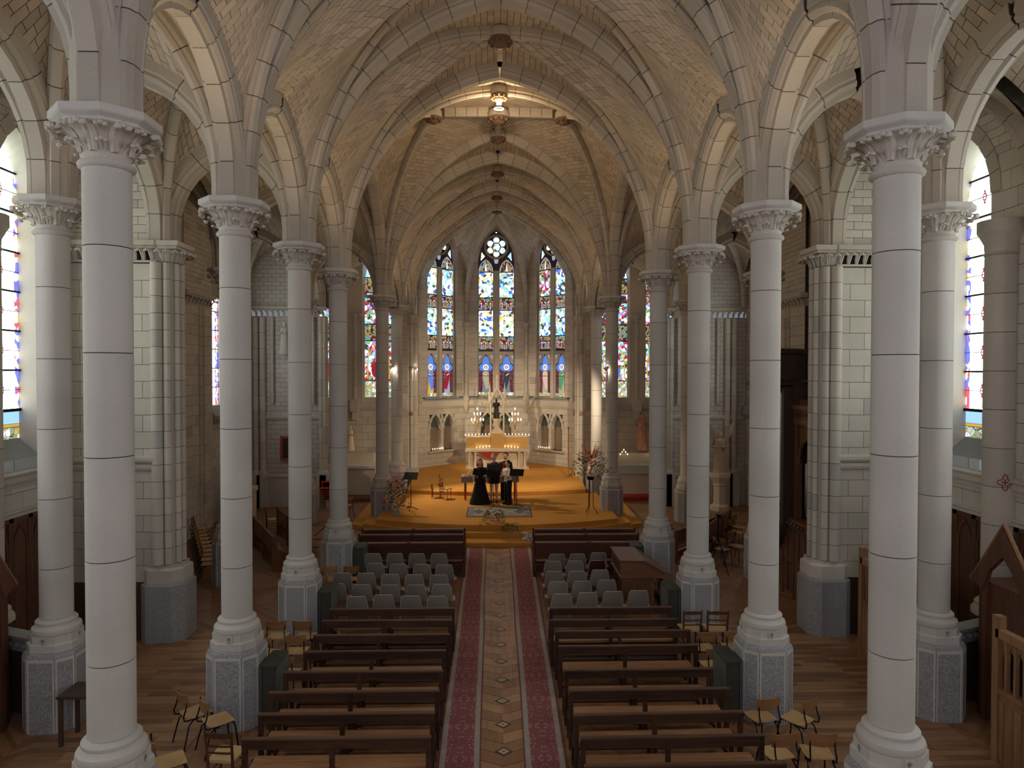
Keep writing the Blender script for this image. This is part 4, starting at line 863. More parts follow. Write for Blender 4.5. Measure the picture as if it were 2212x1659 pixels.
# crossing: star vault with five bosses
cl = ceiling(); core = MB(); P = Pieces(); CY = YS[4]; BN, BF, BL = (0, 19.68), (0, 23.25), 2.03; ZX = 13.42; ZSC = 12.3
for h in harch((-NX, YS[5]), (NX, YS[5]), ZT): rib(h, PROF_BIG, cl, core)
for sx in (-1, 1):
    for h in harch((sx * NX, YS[3]), (sx * NX, YS[5]), ZSC): rib(h, PROF_BIG, cl, core)
for sx in (-1, 1):
    for y, bb, dy in ((YS[3], BN, 1), (YS[5], BF, -1)):
        x = sx * NX; c1 = V((bb[0] - x, bb[1] - y, 0)); c2 = V((sx * BL - x, CY - y, 0)); arcs = []
        for c_ in (c1, c2):
            n_ = c_.normalized(); arcs.append(Arc((x + n_.x * .34, y + n_.y * .34), n_, c_.length - .34, ZA, 8.45, ZX)); rib(arcs[-1], PROF_SML, cl, core)
        ax = Arc((x - sx * AR, y), (-sx, 0), NX - AR, ZA, 8.45, ZT); ay = Arc((x, y + dy * AR), (0, dy), abs(CY - y) - AR, ZA, 8.45, ZSC); ins = V((0, CY, 7.5))
        cell(lambda t, ax=ax, dy=dy: ax.P(t, .38) + V((0, dy * .16, 0)), lambda t, a=arcs[0]: a.P(t, .27), P, inside=ins)
        cell(lambda t, a=arcs[0]: a.P(t, .27), lambda t, a=arcs[1]: a.P(t, .27), P, inside=ins)
        cell(lambda t, ay=ay, sx=sx: ay.P(t, .38) + V((-sx * .16, 0, 0)), lambda t, a=arcs[1]: a.P(t, .27), P, inside=ins)
        p0, p1, pc = V((bb[0], bb[1], ZX + .27)), V((sx * BL, CY, ZX + .27)), V((0, CY, ZX + .33))
        cell(lambda t, p0=p0, pc=pc: p0.lerp(pc, t), lambda t, p1=p1, pc=pc: p1.lerp(pc, t * .999), P, inside=ins)
for bx, by in ((0, BN[1]), (0, BF[1]), (-BL, CY), (BL, CY)):
    boss(cl, (bx, by, ZX), .27); a = V((bx, by, ZX + .02)); b = V((0, CY, ZX + .06)); d = (b - a); sd_ = d.cross(V((0, 0, 1))).normalized(); n = 4
    for i in range(n):
        q0, q1 = a + d * (.17 + .68 * i / n + .004), a + d * (.17 + .68 * (i + 1) / n - .004)
        MB().rings([[q + sd_ * b_ + V((0, 0, r_)) for b_, r_ in PROF_SML] for q in (q0, q1)]).build('lierne_stone', 'arch_stone', cl)
boss(cl, (0, CY, ZX), .36)
core.build('rib_mortar', 'mortar', cl); P.finish(cl, 'vault_brick', 'vault_brick', 300)
# choir and apse
cl = ceiling(); core = MB(); P = Pieces()
for y0, y1 in ((YS[5], YS[6]), (YS[6], YS[7])): vault(cl, core, P, -NX, NX, y0, y1, ZT, ZAR, ZC); boss(cl, (0, (y0 + y1) / 2, ZC), .27)
for y in (YS[6], YS[7]):
    for h in harch((-NX, y), (NX, y), ZT): rib(h, PROF_BIG, cl, core)
for y0, y1 in ((YS[5], YS[6]), (YS[6], YS[7])):
    for sx in (-1, 1):
        for h in harch((sx * NX, y0), (sx * NX, y1), ZAR): rib(h, PROF_BIG, cl, core)
AB = V((0, 33.35, 0)); ins = V((0, 33.0, 7.5)); ribs_ = []
for x, y in CP:
    c_ = AB - V((x, y, 0)); n_ = c_.normalized(); a = Arc((x + n_.x * .14, y + n_.y * .14), n_, c_.length - .14, ZA, 8.3, 13.35); ribs_.append(a)
    if y > 33: rib(a, PROF_SML, cl, core)
for fi in range(5):
    F, Lf = apse_frames[fi]; za = 13.30 if Lf > 2.8 else 12.7
    for s_, a in ((0, ribs_[fi]), (1, ribs_[fi + 1])):
        b0 = F.p(0 if s_ == 0 else Lf, 0, .02); dr = F.d if s_ == 0 else -F.d; wa = Arc((b0.x + dr.x * .05, b0.y + dr.y * .05), (dr.x, dr.y), Lf / 2 - .05, ZA, 9.8 if Lf > 2.8 else 9.6, za)
        cell(lambda t, wa=wa: wa.P(t, .12), lambda t, a=a: a.P(t, .27), P, inside=ins)
    m = MB(); m.add([F.p(0, 8, -.02), F.p(Lf, 8, -.02), F.p(Lf, 14, -.02), F.p(0, 14, -.02)], [(0, 1, 2, 3)])
for sx in (-1, 1):
    ax = Arc((sx * (NX - AR), YS[7]), (-sx, 0), NX - AR, ZA, 8.45, ZT); a = ribs_[0 if sx < 0 else 5]
    cell(lambda t, ax=ax: ax.P(t, .38) + V((0, .16, 0)), lambda t, a=a: a.P(t, .27), P, inside=ins)
boss(cl, (0, 33.35, 13.35), .26)
for k in (5, 6):
    for sx in (-1, 1): MB().lathe([(.33, ZA + .1), (.33, 8.9), (.28, 9.5)], 8, (sx * NX, YS[k]), PI / 8).build('springer_core', 'arch_stone', cl)
core.build('rib_mortar', 'mortar', cl); P.finish(cl, 'vault_brick', 'vault_brick', 200)
# aisles, chapels and transept arms
for sx in (-1, 1):
    cl = ceiling(); core = MB(); P = Pieces(); X = lambda a, b: (min(sx * a, sx * b), max(sx * a, sx * b)); jn = None
    ys = [YM3, YM2, YM1, YS[0], YS[1], YS[2], YS[3]]
    for i in range(6): vault(cl, core, P, *X(NX, AX), ys[i], ys[i + 1], 9.95, ZAR, 11.0, bricks=i > 2, ribs=i > 2)
    for y in (YS[0], YS[1], YS[2], YS[3], YS[5]):
        for h in harch((sx * NX, y), (sx * AX, y), 9.95): rib(h, PROF_BIG, cl, core)
    for y0, y1, z in ((YM1, YS[0], ZAR), (YS[0], YS[1], ZAR), (YS[1], YS[2], ZAR), (YS[2], YS[3], ZAR), (YS[3], YS[5], ZSC)):
        for h in harch((sx * AX, y0), (sx * AX, y1), z): rib(h, PROF_BIG, cl, core)
    for y0, y1, i in ((YM3, YM2, 0), (YM2, YM1, 0), (YM1, YS[0], 0), (YS[0], YS[1], 1), (YS[1], YS[2], 1)): vault(cl, core, P, *X(AX, OX), y0, y1, 9.95, ZAR, 10.7, bricks=i, ribs=i)
    vault(cl, core, P, *X(NX, AX), YS[3], YS[5], 9.95, ZSC, 12.6)
    vault(cl, core, P, *X(AX, TX), YS[3], YS[5], 10.3, ZSC, 12.5); vault(cl, core, P, *X(AX, TX), YS[2], YS[3], 10.3, ZAR, 10.9); vault(cl, core, P, *X(AX, TX), YS[5], 28.0, 10.3, ZAR, 10.9)
    for h in harch((sx * AX, YS[3]), (sx * TX, YS[3]), 10.3) + harch((sx * AX, YS[5]), (sx * TX, YS[5]), 10.3): rib(h, PROF_BIG, cl, core)
    vault(cl, core, P, *X(NX, AX), YS[5], 28.3, 9.95, ZAR, 11.0); vault(cl, core, P, *X(NX, 8.25), 28.3, 31.5, 11.3, 10.9, 11.8)
    for h in harch((sx * NX, 28.3), (sx * AX, 28.3), 9.95): rib(h, PROF_BIG, cl, core)
    for y in (YS[1], YS[3], YS[5]): MB().lathe([(.33, ZA - .02), (.33, 8.9), (.28, 9.5)], 8, (sx * AX, y), PI / 8).build('springer_core', 'arch_stone', cl)
    core.build('rib_mortar', 'mortar', cl); P.finish(cl, 'vault_brick', 'vault_brick', 250)
# outer roof closing the building above the vaults
rf = MB(); rf.add([(-12, -4, 14.6), (12, -4, 14.6), (12, 40, 14.6), (-12, 40, 14.6)], [(0, 3, 2, 1)]); tag(rf.build('roof_deck', 'organ_dark'), kind='structure')
# ------------------------------------------------------------------ benches
def make_bench(W_=2.38):
    t = thing('wooden_bench', 'x', 'bench', group='long wooden benches of the nave'); h = W_ / 2
    MB().bbox(-h, -.025, .735, h, .025, .86, .008).build('back_rail', 'pew_dark', t); MB().bbox(-h - .01, -.035, .855, h + .01, .03, .875, .006).build('rail_cap', 'pew_rail', t)
    s_ = MB(); n = 8; pr = [(.045, .445), (.05, .465), (.30, .462), (.345, .455), (.36, .435), (.35, .415), (.05, .415)]; s_.rings([[(x, y, z) for y, z in pr] for x in (-h + .06, h - .06)]); s_.build('seat_board', 'pew_seat', t)
    for x in (-h + .03, -.06, h - .03):
        m = MB(); m.add([(x - .03, -.03, 0), (x + .03, -.03, 0), (x + .03, .03, 0), (x - .03, .03, 0), (x - .03, -.03, .86), (x + .03, -.03, .86), (x + .03, .03, .86), (x - .03, .03, .86)], [(0, 3, 2, 1), (4, 5, 6, 7), (0, 1, 5, 4), (1, 2, 6, 5), (2, 3, 7, 6), (3, 0, 4, 7)]); m.build('post', 'pew_dark', t)
        m = MB(); m.box(x - .025, .30, 0, x + .025, .345, .415); m.box(x - .02, .03, .34, x + .02, .30, .41); m.box(x - .02, .03, .06, x + .02, .30, .11); m.build('leg', 'pew_dark', t)
    MB().bbox(-h + .05, .12, .09, h - .05, .16, .13, .005).build('stretcher', 'pew_dark', t); MB().bbox(-h + .08, .42, .14, h - .08, .56, .165, .005).build('kneeler_board', 'pew_rail', t)
    for x in (-h + .1, h - .1): MB().box(x - .02, .34, .1, x + .02, .56, .14).build('kneeler_arm', 'pew_dark', t)
    return t
bp = Proto(make_bench())
ordn = ['first', 'second', 'third', 'fourth', 'fifth', 'sixth', 'seventh', 'eighth', 'ninth']
for i, (y, x0, x1) in enumerate([(8.64, -3.325, -.949), (9.264, -3.333, -.956), (9.898, -3.389, -.943), (10.561, -3.396, -.938), (11.334, -3.294, -.949), (12.035, -3.317, -.933), (12.732, -3.335, -.935), (13.355, -3.346, -.91)]):
    bp.put(((x0 + x1) / 2, y, 0), random.uniform(-.006, .006), 'dark wooden bench left of the carpet, %s row counted from the camera' % ordn[i], scale=((x1 - x0) / 2.38, 1, 1))
for i, (y, x0, x1) in enumerate([(7.951, .924, 3.328), (8.568, .959, 3.31), (9.161, .947, 3.261), (9.867, .955, 3.31), (10.538, .957, 3.289), (11.46, .959, 3.327), (12.124, .956, 3.393), (12.676, .919, 3.3), (13.33, .956, 3.376)]):
    bp.put(((x0 + x1) / 2, y, 0), (.02 if i == 2 else .004), 'dark wooden bench right of the carpet, %s row counted from the camera' % ordn[i], scale=((x1 - x0) / 2.38, 1, 1))
# front pews with closed backs
def make_pew(W_, mat='front_pew', top='front_pew_top', nm='front_pew', grp='reddish pews before the stage'):
    t = thing(nm, 'x', 'pew', group=grp); h = W_ / 2
    MB().bbox(-h, -.03, .92, h, .03, .955, .008).build('top_rail', top, t); MB().bbox(-h + .04, -.012, .56, h - .04, .012, .92, .004).build('back_board', mat, t); MB().bbox(-h + .04, -.016, .50, h - .04, .02, .55, .004).build('lower_rail', mat, t)
    MB().bbox(-h + .04, .02, .42, h - .04, .38, .455, .012).build('seat_board', 'pew_seat' if mat == 'front_pew' else mat, t)
    for x in (-h, h):
        pr = [(-.05, 0), (.40, 0), (.40, .46), (.34, .50), (.10, .60), (.04, .96), (-.05, .98)]; MB().rings([[(x - .025, y, z) for y, z in pr], [(x + .025, y, z) for y, z in pr]]).build('end_panel', mat, t)
    MB().box(-.05, -.03, 0, .05, .03, .97).build('middle_post', mat, t); MB().bbox(-h + .05, .05, .1, h - .05, .09, .30, .004).build('front_board', mat, t); MB().bbox(-h + .1, .48, .16, h - .1, .64, .19, .005).build('kneeler', mat, t)
    return t
pp = Proto(make_pew(2.95))
for i, (y, x0, x1) in enumerate([(18.25, -3.88, -.935), (19.16, -3.90, -.955), (19.785, -3.93, -.98)]): pp.put(((x0 + x1) / 2, y, 0), 0, 'reddish brown pew left of the walk, %s from the stage' % ('third', 'second', 'nearest')[i])
for i, (y, x0, x1) in enumerate([(18.225, .935, 3.9), (19.116, .975, 3.94), (19.74, .998, 3.97)]): pp.put(((x0 + x1) / 2, y, 0), 0, 'reddish brown pew right of the walk, %s from the stage' % ('third', 'second', 'nearest')[i])
tp = Proto(make_pew(3.0, 'console_wood', 'console_wood', 'aisle_pew', 'pews standing aslant in the transept'))
def slant(p, q, label):                                            # pew whose end stands at p and which runs to q
    a = V((*p, 0)); b = V((*q, 0)); d = b - a; L = 3.0; m = a + d.normalized() * L / 2; tp.put((m.x, m.y, 0), math.atan2(d.y, d.x) + (PI if d.x < 0 else 0), label)
slant((-6.2, 18.9), (-7.4, 21.1), 'brown pew set aslant in the left transept, its end towards us'); slant((-5.95, 20.4), (-7.3, 22.9), 'second slanting brown pew of the left transept, farther back')
slant((5.1, 19.4), (6.9, 21.3), 'brown pew set aslant in the right transept, its end towards us'); slant((6.1, 19.9), (7.7, 22.4), 'second slanting brown pew of the right transept, nearer the angel')
for sx, sd in ((-1, 'left'), (1, 'right')):
    rp = thing('red_panel_stand', 'upright red wooden panel with rails, %s of the front pews' % sd, 'panel', (sx * 5.15, 20.9 if sx < 0 else 20.4, 0), group='red panels beside the front pews')
    MB().bbox(-.05, -.22, 0, .05, .22, .98, .01).build('board', 'red_wood', rp); m = MB(); m.box(-.45 if sx < 0 else .05, -.2, .42, -.05 if sx < 0 else .45, .15, .46); m.build('ledge', 'red_wood', rp); m = MB(); m.tube([(sx * .05, 0, .85), (sx * .45, 0, .5)], .012); m.build('brace', 'black_metal', rp)

# ------------------------------------------------------------------ grey plastic chairs
def make_grey(mat='grey_plastic', nm='plastic_chair'):
    t = thing(nm, 'x', 'chair', group='grey plastic chairs')
    def sheet(rows, th=.012):
        m = MB(); rs = []
        for y, z, w, bow in rows:
            r_ = [(w * u, y - bow * (1 - (u) ** 2) + 0, z) for u in (-1, -.85, -.4, 0, .4, .85, 1)] + [(w * u, y - bow * (1 - u ** 2) + th, z + th * .4) for u in (1, .85, .4, 0, -.4, -.85, -1)]; rs.append(r_)
        return m.rings(rs)
    sheet([(.02, .42, .215, .03), (-.02, .50, .225, .035), (-.06, .66, .215, .04), (-.09, .79, .185, .04), (-.097, .82, .172, .035)]).build('backrest', mat, t, True)
    edge = [(-.215, .02, .42), (-.225, -.02, .50), (-.215, -.06, .66), (-.187, -.09, .79), (-.165, -.099, .825), (0, -.135, .832), (.165, -.099, .825), (.187, -.09, .79), (.215, -.06, .66), (.225, -.02, .50), (.215, .02, .42)]
    MB().tube(edge, .009, 5).build('rim', 'plastic_edge', t, True)
    m = MB(); pr = [(-.215, .44), (-.2, .425), (0, .415), (.2, .425), (.215, .44)]; m.rings([[(x, y, z + dz) for x, z in pr] + [(x, y, z + dz - .012) for x, z in reversed(pr)] for y, dz in ((.01, 0), (.2, -.005), (.36, .01), (.40, -.012))]); m.build('seat', mat, t, True)
    for sx in (-1, 1):
        MB().tube([(sx * .24, -.06, .01), (sx * .235, .0, .40), (sx * .235, .03, .43), (sx * .235, .30, .43), (sx * .237, .33, .40), (sx * .245, .38, .01)], .011, 6).build('leg_frame', 'chrome', t, True)
        MB().bbox(sx * .255 - .03, .02, .42, sx * .255 + .03, .16, .45, .008).build('link_arm', 'plastic_edge', t)
    MB().tube([(-.235, .05, .40), (.235, .05, .40)], .009, 6).build('crossbar', 'chrome', t, True)
    return t
gp = Proto(make_grey())
GL = [[(-3.25, 17.61), (-2.69, 17.60), (-2.12, 17.59), (-1.55, 17.57)], [(-3.04, 16.72), (-2.47, 16.63), (-1.89, 16.60), (-1.34, 16.54)], [(-3.68, 15.93), (-3.12, 15.89), (-2.54, 15.79), (-1.98, 15.76), (-1.41, 15.72)], [(-3.63, 15.12), (-3.06, 15.04), (-2.43, 15.0), (-1.85, 14.99), (-1.29, 15.03)], [(-3.0, 14.24), (-2.46, 14.33), (-1.88, 14.25), (-1.32, 14.22)]]
GR = [[(1.49, 17.46), (2.02, 17.46), (2.58, 17.57)], [(1.33, 16.80), (1.88, 16.80), (2.44, 16.85)], [(1.29, 15.94), (1.82, 15.95), (2.38, 16.04)], [(1.30, 15.15), (1.84, 15.17), (2.41, 15.24)], [(1.30, 14.31), (1.85, 14.38), (2.41, 14.44), (2.97, 14.49)]]
mar = None
for rows, sd in ((GL, 'left'), (GR, 'right')):
    for ri, row in enumerate(rows):
        for ci, (x, y) in enumerate(row):
            lab = 'grey plastic chair, %s from the left in the %s row behind the %s pews' % (ordn[ci], ordn[ri], sd)
            if sd == 'right' and ri == 1 and ci == 2:
                g = make_grey('maroon_plastic'); g.location = (x, y + .1, 0); g['label'] = 'dark maroon plastic chair among the grey ones right of the walk'; continue
            gp.put((x, y + .1, 0), random.uniform(-.05, .05), lab)

# ------------------------------------------------------------------ plywood school chairs
def make_school():
    t = thing('school_chair', 'x', 'chair', group='plywood school chairs')
    m = MB(); rs = []
    for y, w, z in ((-.17, .15, .447), (-.12, .178, .44), (.05, .185, .435), (.17, .18, .44), (.20, .165, .43)): rs.append([(w * u, y, z + .006 * u * u) for u in (-1, -.5, 0, .5, 1)] + [(w * u, y, z - .012 + .006 * u * u) for u in (1, .5, 0, -.5, -1)])
    m.rings(rs).build('seat', 'chair_ply', t, True)
    m = MB(); rs = []
    for z, k in ((.625, 0), (.64, 1), (.785, 1), (.80, .3)):
        w = .192 if k else .185; yy_ = -.205 - (z - .62) * .12
        rs.append([(w * u, yy_ + .045 * u * u, z) for u in (-1, -.6, -.2, .2, .6, 1)] + [(w * u, yy_ - .012 + .045 * u * u, z) for u in (1, .6, .2, -.2, -.6, -1)])
    m.rings(rs).build('backrest', 'chair_back_ply', t, True)
    for sx in (-1, 1):
        MB().tube([(sx * .155, -.185, .78), (sx * .155, -.185, .66), (sx * .16, -.205, .57), (sx * .165, -.235, .50), (sx * .165, -.225, .435), (sx * .16, -.17, .415), (sx * .155, -.05, .418), (sx * .155, .14, .42), (sx * .158, .185, .40), (sx * .165, .20, .34), (sx * .185, .235, .01)], .0115, 6).build('side_frame', 'steel_blue', t, True)
        MB().tube([(sx * .15, -.02, .40), (sx * .16, -.10, .395), (sx * .17, -.16, .34), (sx * .195, -.245, .01)], .0115, 6).build('rear_leg', 'steel_blue', t, True)
    MB().tube([(-.155, -.02, .408), (.155, -.02, .408)], .010, 6).build('crossbar', 'steel_blue', t, True)
    return t
sp = Proto(make_school())
for x, y, rz, lab in ((-4.60, 10.22, -.75, 'plywood school chair near the left aisle, the one behind its twin'), (-4.17, 9.97, -.85, 'plywood school chair turned to the radiator near the second left column'), (-4.38, 8.93, -1.0, 'plywood school chair at the bottom edge beside the nearest left column'),
    (-4.27, 13.13, .05, 'plywood school chair, left of the far pair by the third left column'), (-3.75, 13.12, -.05, 'plywood school chair, right of the far pair by the third left column'), (-3.71, 12.42, .06, 'plywood school chair in front of the pair by the left benches'), (-4.22, 12.35, -.25, 'plywood school chair half hidden by the second left column'), (-3.62, 11.52, -.1, 'plywood school chair behind the left radiator'),
    (3.73, 12.41, .08, 'plywood school chair just before the two dark rush chairs'), (4.27, 12.42, -.05, 'plywood school chair half hidden by the second right column'), (3.65, 11.66, .1, 'plywood school chair beside the right radiator'),
    (3.79, 9.88, .22, 'plywood school chair against the second right column, red-brown back'), (4.31, 9.80, .60, 'plywood school chair turned left near the nearest right column'), (3.63, 8.92, .18, 'plywood school chair beside the nearest right benches'), (4.17, 8.91, -.12, 'plywood school chair farthest right of the near four'), (3.95, 8.12, .1, 'plywood school chair showing only its top at the bottom edge'),
    (-4.13, 16.76, .03, 'plywood school chair before the fourth left column, left of two'), (-3.60, 16.75, .02, 'plywood school chair before the fourth left column, right of two'), (-4.14, 15.98, -.1, 'plywood school chair beside the third left column among grey chairs'),
    (6.42, 19.34, -.9, 'plywood school chair under the tripod in the right transept'), (6.97, 19.69, -2.6, 'plywood school chair with its back to the organ'), (7.55, 21.4, -2.4, 'far plywood school chair behind the right pews'), (7.9, 22.1, -2.4, 'farthest plywood school chair of the right transept'),
    (-7.3, 23.8, 1.4, 'plywood school chair facing left before the dark table'), (-5.7, 26.0, .5, 'plywood school chair beside the left stage step')):
    sp.put((x, y, 0), rz, lab)
for i in range(10):                                                 # line of chairs set one behind the other
    q = i / 9; sp.put((-7.66 - 2.0 * q, 18.15 + 4.1 * q, 0), -1.35, 'plywood school chair of the line along the left transept, %s from the front' % (ordn + ['tenth'])[i])
# ------------------------------------------------------------------ rush chairs
def make_rush(mat='rush_frame', curved=True, nm='rush_chair', grp='rush-seated chairs'):
    t = thing(nm, 'x', 'chair', group=grp)
    m = MB(); rs = []
    for y, w, z in ((-.17, .165, .445), (-.1, .175, .452), (.08, .19, .455), (.19, .20, .445)): rs.append([(-w, y, z), (0, y, z + .012), (w, y, z), (w, y, z - .03), (-w, y, z - .03)])
    m.rings(rs).build('seat', 'rush_seat', t, True)
    for sx in (-1, 1):
        MB().tube([(sx * .165, -.19, 0), (sx * .168, -.175, .44), (sx * .18, -.225, .86)], [.014, .019, .015], 6).build('rear_post', mat, t, True); MB().tube([(sx * .185, .18, 0), (sx * .185, .18, .44)], [.013, .018], 6).build('front_leg', mat, t, True)
        for z in (.14, .26): MB().tube([(sx * .166, -.18, z), (sx * .185, .18, z)], .010, 5).build('stretcher', mat, t)
    for z, hh, b in ((.80, .05, .03), (.655, .022, .015), (.56, .022, .012)):
        m = MB(); n = 5; y0 = -.175 - (z - .44) * .12; m.rings([[(.172 * u, y0 - b * (1 - u * u), z - hh / 2), (.172 * u, y0 - b * (1 - u * u) + .016, z - hh / 2), (.172 * u, y0 - b * (1 - u * u) + .016, z + hh / 2 + (.02 * (1 - u * u) if z > .7 and curved else 0)), (.172 * u, y0 - b * (1 - u * u), z + hh / 2 + (.02 * (1 - u * u) if z > .7 and curved else 0))] for u in (-1, -.5, 0, .5, 1)]); m.build('back_slat', mat, t)
    MB().tube([(-.185, .18, .3), (.185, .18, .3)], .010, 5).build('front_stretcher', mat, t); MB().tube([(-.166, -.18, .2), (.166, -.18, .2)], .010, 5).build('rear_stretcher', mat, t)
    return t
rp_ = Proto(make_rush())
rp_.put((-3.68, 9.06, 0), -.12, 'dark rush-seated chair beside the nearest left bench'); rp_.put((3.74, 13.38, 0), .03, 'dark rush-seated chair with arched top rail by the third right column'); rp_.put((4.25, 13.37, 0), -.05, 'dark rush-seated chair with straight top rail nearest the right aisle', scale=(1.12, 1, 1)); rp_.put((-7.75, 23.6, 0), -1.2, 'dark rush-seated chair before the left picture wall')
lr = make_rush('light_rush_frame', True, 'stage_chair'); lr.location = (-2.05, 27.05, STG); lr.rotation_euler = (0, 0, -1.9); lr['label'] = 'light rush-seated chair on the stage holding a fiddle'; lr.scale = (.95, .95, .95)
st2 = make_rush('rush_frame', True, 'stage_stool'); st2.location = (-2.42, 27.3, STG); st2.rotation_euler = (0, 0, -1.6); st2.scale = (.9, .9, .62); st2['label'] = 'low reddish chair behind the light rush chair on the stage'
fd = thing('fiddle', 'small dark fiddle leaning on the rush chair of the stage', 'violin', (-2.25, 27.25, STG + .45)); MB().sphere((0, 0, .08), .11, 10, 6, 1, .35, 1.0).build('body', 'red_wood', fd, True); MB().tube([(0, 0, .17), (-.05, 0, .45)], .012).build('neck', 'organ_dark', fd); MB().sphere((-.055, 0, .48), .025, 6, 5).build('scroll', 'red_wood', fd, True)

# ------------------------------------------------------------------ radiators
def make_radiator():
    t = thing('radiator', 'x', 'radiator', group='iron radiators at the column feet')
    MB().bbox(-.13, -.30, .93, .13, .30, .97, .01).build('top_shelf', 'radiator', t)
    for i in range(7): MB().bbox(-.11, -.27 + .08 * i, .08, .11, -.215 + .08 * i, .93, .02).build('section', 'radiator', t)
    for sx in (-1, 1): MB().bbox(sx * .125 - .006, -.29, .12, sx * .125 + .006, .29, .93, .003).build('side_sheet', 'radiator_side', t)
    MB().tube([(0, -.30, .12), (0, -.36, .12), (0, -.36, .01)], .016).build('pipe', 'radiator', t, True)
    return t
rd_ = Proto(make_radiator())
for sx, sd in ((-1, 'left'), (1, 'right')):
    for k, nm in ((1, 'second'), (2, 'third'), (3, 'fourth')): rd_.put((sx * 3.62, YS[k] + .02, 0), 0, 'dark iron radiator at the foot of the %s column of the %s row' % (nm, sd))
pl_ = thing('white_plank', 'white painted plank lying on the floor behind the left radiator', 'plank', (-3.45, 14.3, 0), .42); MB().bbox(-.03, -.9, .002, .03, .9, .03, .004).build('board', 'white_paint', pl_); MB().bbox(.05, -.8, .002, .09, .8, .03, .004).build('second_board', 'white_paint', pl_)

# ------------------------------------------------------------------ harmonium-like console seen from its back
cs = thing('organ_console', 'brown wooden organ console with sloping lid right of the grey chairs', 'console', (2.82, 15.78, 0))
MB().bbox(.05, .04, 0, .80, 1.18, .70, .01).build('lower_case', 'console_wood', cs); MB().bbox(-.02, -.02, .70, 1.02, 1.24, .75, .01).build('ledge', 'console_wood', cs)
m = MB(); pr = [(.0, .75), (1.02, .75), (1.02, .80), (.56, 1.08), (.0, 1.10)]; m.rings([[(x, y, z) for x, z in pr] for y in (.0, 1.22)]); m.build('upper_case', 'console_wood', cs)
m = MB(); pr = [(-.03, 1.10), (.56, 1.085), (1.08, .78), (1.08, .80), (.57, 1.11), (-.03, 1.125)]; m.rings([[(x, y, z) for x, z in pr] for y in (-.03, 1.25)]); m.build('lid', 'console_wood', cs)
for y0, y1 in ((.15, .55), (.68, 1.08)): MB().box(.045, y0, .12, .05, y1, .6).build('side_panel', 'organ_dark', cs)
for y0, y1 in ((.2, .4), (.5, .7), (.8, 1.0)): MB().box(-.012, y0, .82, .0, y1, 1.0).build('sound_slot', 'organ_dark', cs)
MB().box(.08, .03, .08, .70, .042, .62).build('back_panel', 'console_wood', cs); MB().box(.12, .022, .12, .66, .032, .58).build('back_panel_field', 'organ_wood', cs)
for y in (.1, 1.1): MB().tube([(.95, y, .72), (.80, y, .45)], .03, 6).build('bracket', 'console_wood', cs)
MB().box(1.0, .1, 0, 1.06, 1.1, .1).build('pedal_bar', 'organ_dark', cs)
bs = thing('organ_bench', 'small brown bench standing right of the organ console', 'bench', (4.05, 15.9, 0)); MB().bbox(-.15, 0, .50, .15, .9, .54, .01).build('seat', 'console_wood', bs)
for y in (.06, .84): MB().bbox(-.13, y - .02, 0, .13, y + .02, .5, .004).build('end_panel', 'console_wood', bs)

# ------------------------------------------------------------------ pipe organ on the right
og = thing('pipe_organ', 'dark wooden pipe organ case with grey pipes behind the right pier', 'organ', (0, 0, 0))
MB().box(7.15, 14.95, 0, 8.3, 18.2, 1.75).build('base_case', 'organ_wood', og)
for i in range(5):
    y0 = 15.05 + .62 * i
    for z0, z1 in ((.12, .85), (.93, 1.68)): MB().box(7.12, y0 + .05, z0, 7.16, y0 + .27, z1).build('base_panel', 'wainscot_wood', og); MB().box(7.12, y0 + .33, z0, 7.16, y0 + .56, z1).build('base_panel', 'wainscot_wood', og)
    MB().box(7.11, y0 - .02, 0, 7.17, y0 + .03, 1.75).build('stile', 'organ_wood', og)
MB().box(7.08, 14.9, 1.75, 7.4, 16.5, 1.95).build('gallery_rail', 'organ_wood', og)
for i in range(8): MB().lathe([(.03, 0), (.06, .03), (.06, .05), (.03, .08)], 8).build('rosette', 'organ_dark', og, loc=(7.06, 15.05 + .19 * i, 1.85), rot=(0, -PI / 2, 0))
# near flat with a trefoil arch and many pipes
MB().box(7.55, 14.95, 1.95, 8.3, 16.45, 4.55).build('flat_back', 'organ_dark', og)
for y in (14.95, 16.38): MB().box(7.22, y, 1.95, 7.36, y + .12, 4.3).build('flat_post', 'organ_wood', og)
o = (15.72, .62, 1.95, 3.2, 4.0); Fo = Frame((7.28, 0), (0, -1)); Lo = outline((-15.72, .62, 1.95, 3.3, 3.95), 8); pts = Lo[1:-1]
m = MB(); top = [(-16.4, 4.3), (-15.05, 4.3)]; n = len(pts); vs = [Fo.p(a, z, 0) for a, z in pts] + [Fo.p(a, 4.3, 0) for a, z in pts]; m.add(vs, [(i, i + 1, n + i + 1, n + i) for i in range(n - 1)]); m.build('arch_board', 'organ_wood', og)
m = MB(); m.tube([Fo.p(a, z, .03) for a, z in pts], .04, 6); m.build('arch_moulding', 'organ_wood', og)
MB().box(7.18, 14.9, 4.25, 7.45, 16.55, 4.38).build('cornice', 'organ_wood', og); MB().box(7.2, 14.9, 4.38, 7.4, 16.5, 4.62).build('fret_band', 'organ_wood', og); MB().box(7.14, 14.88, 4.62, 7.5, 16.58, 4.72).build('upper_cornice', 'organ_wood', og)
for i in range(9): m = MB(); m.lathe([(.045, 0), (.045, .02)], 8); m.build('fret_hole', 'organ_dark', og, loc=(7.2, 15.02 + .165 * i, 4.5), rot=(0, -PI / 2, 0)); MB().lathe([(.05, 0), (.03, .06), (.045, .1), (.0, .15)], 6, cap=False).build('crest_finial', 'organ_wood', og, loc=(7.3, 15.02 + .165 * i, 4.72))
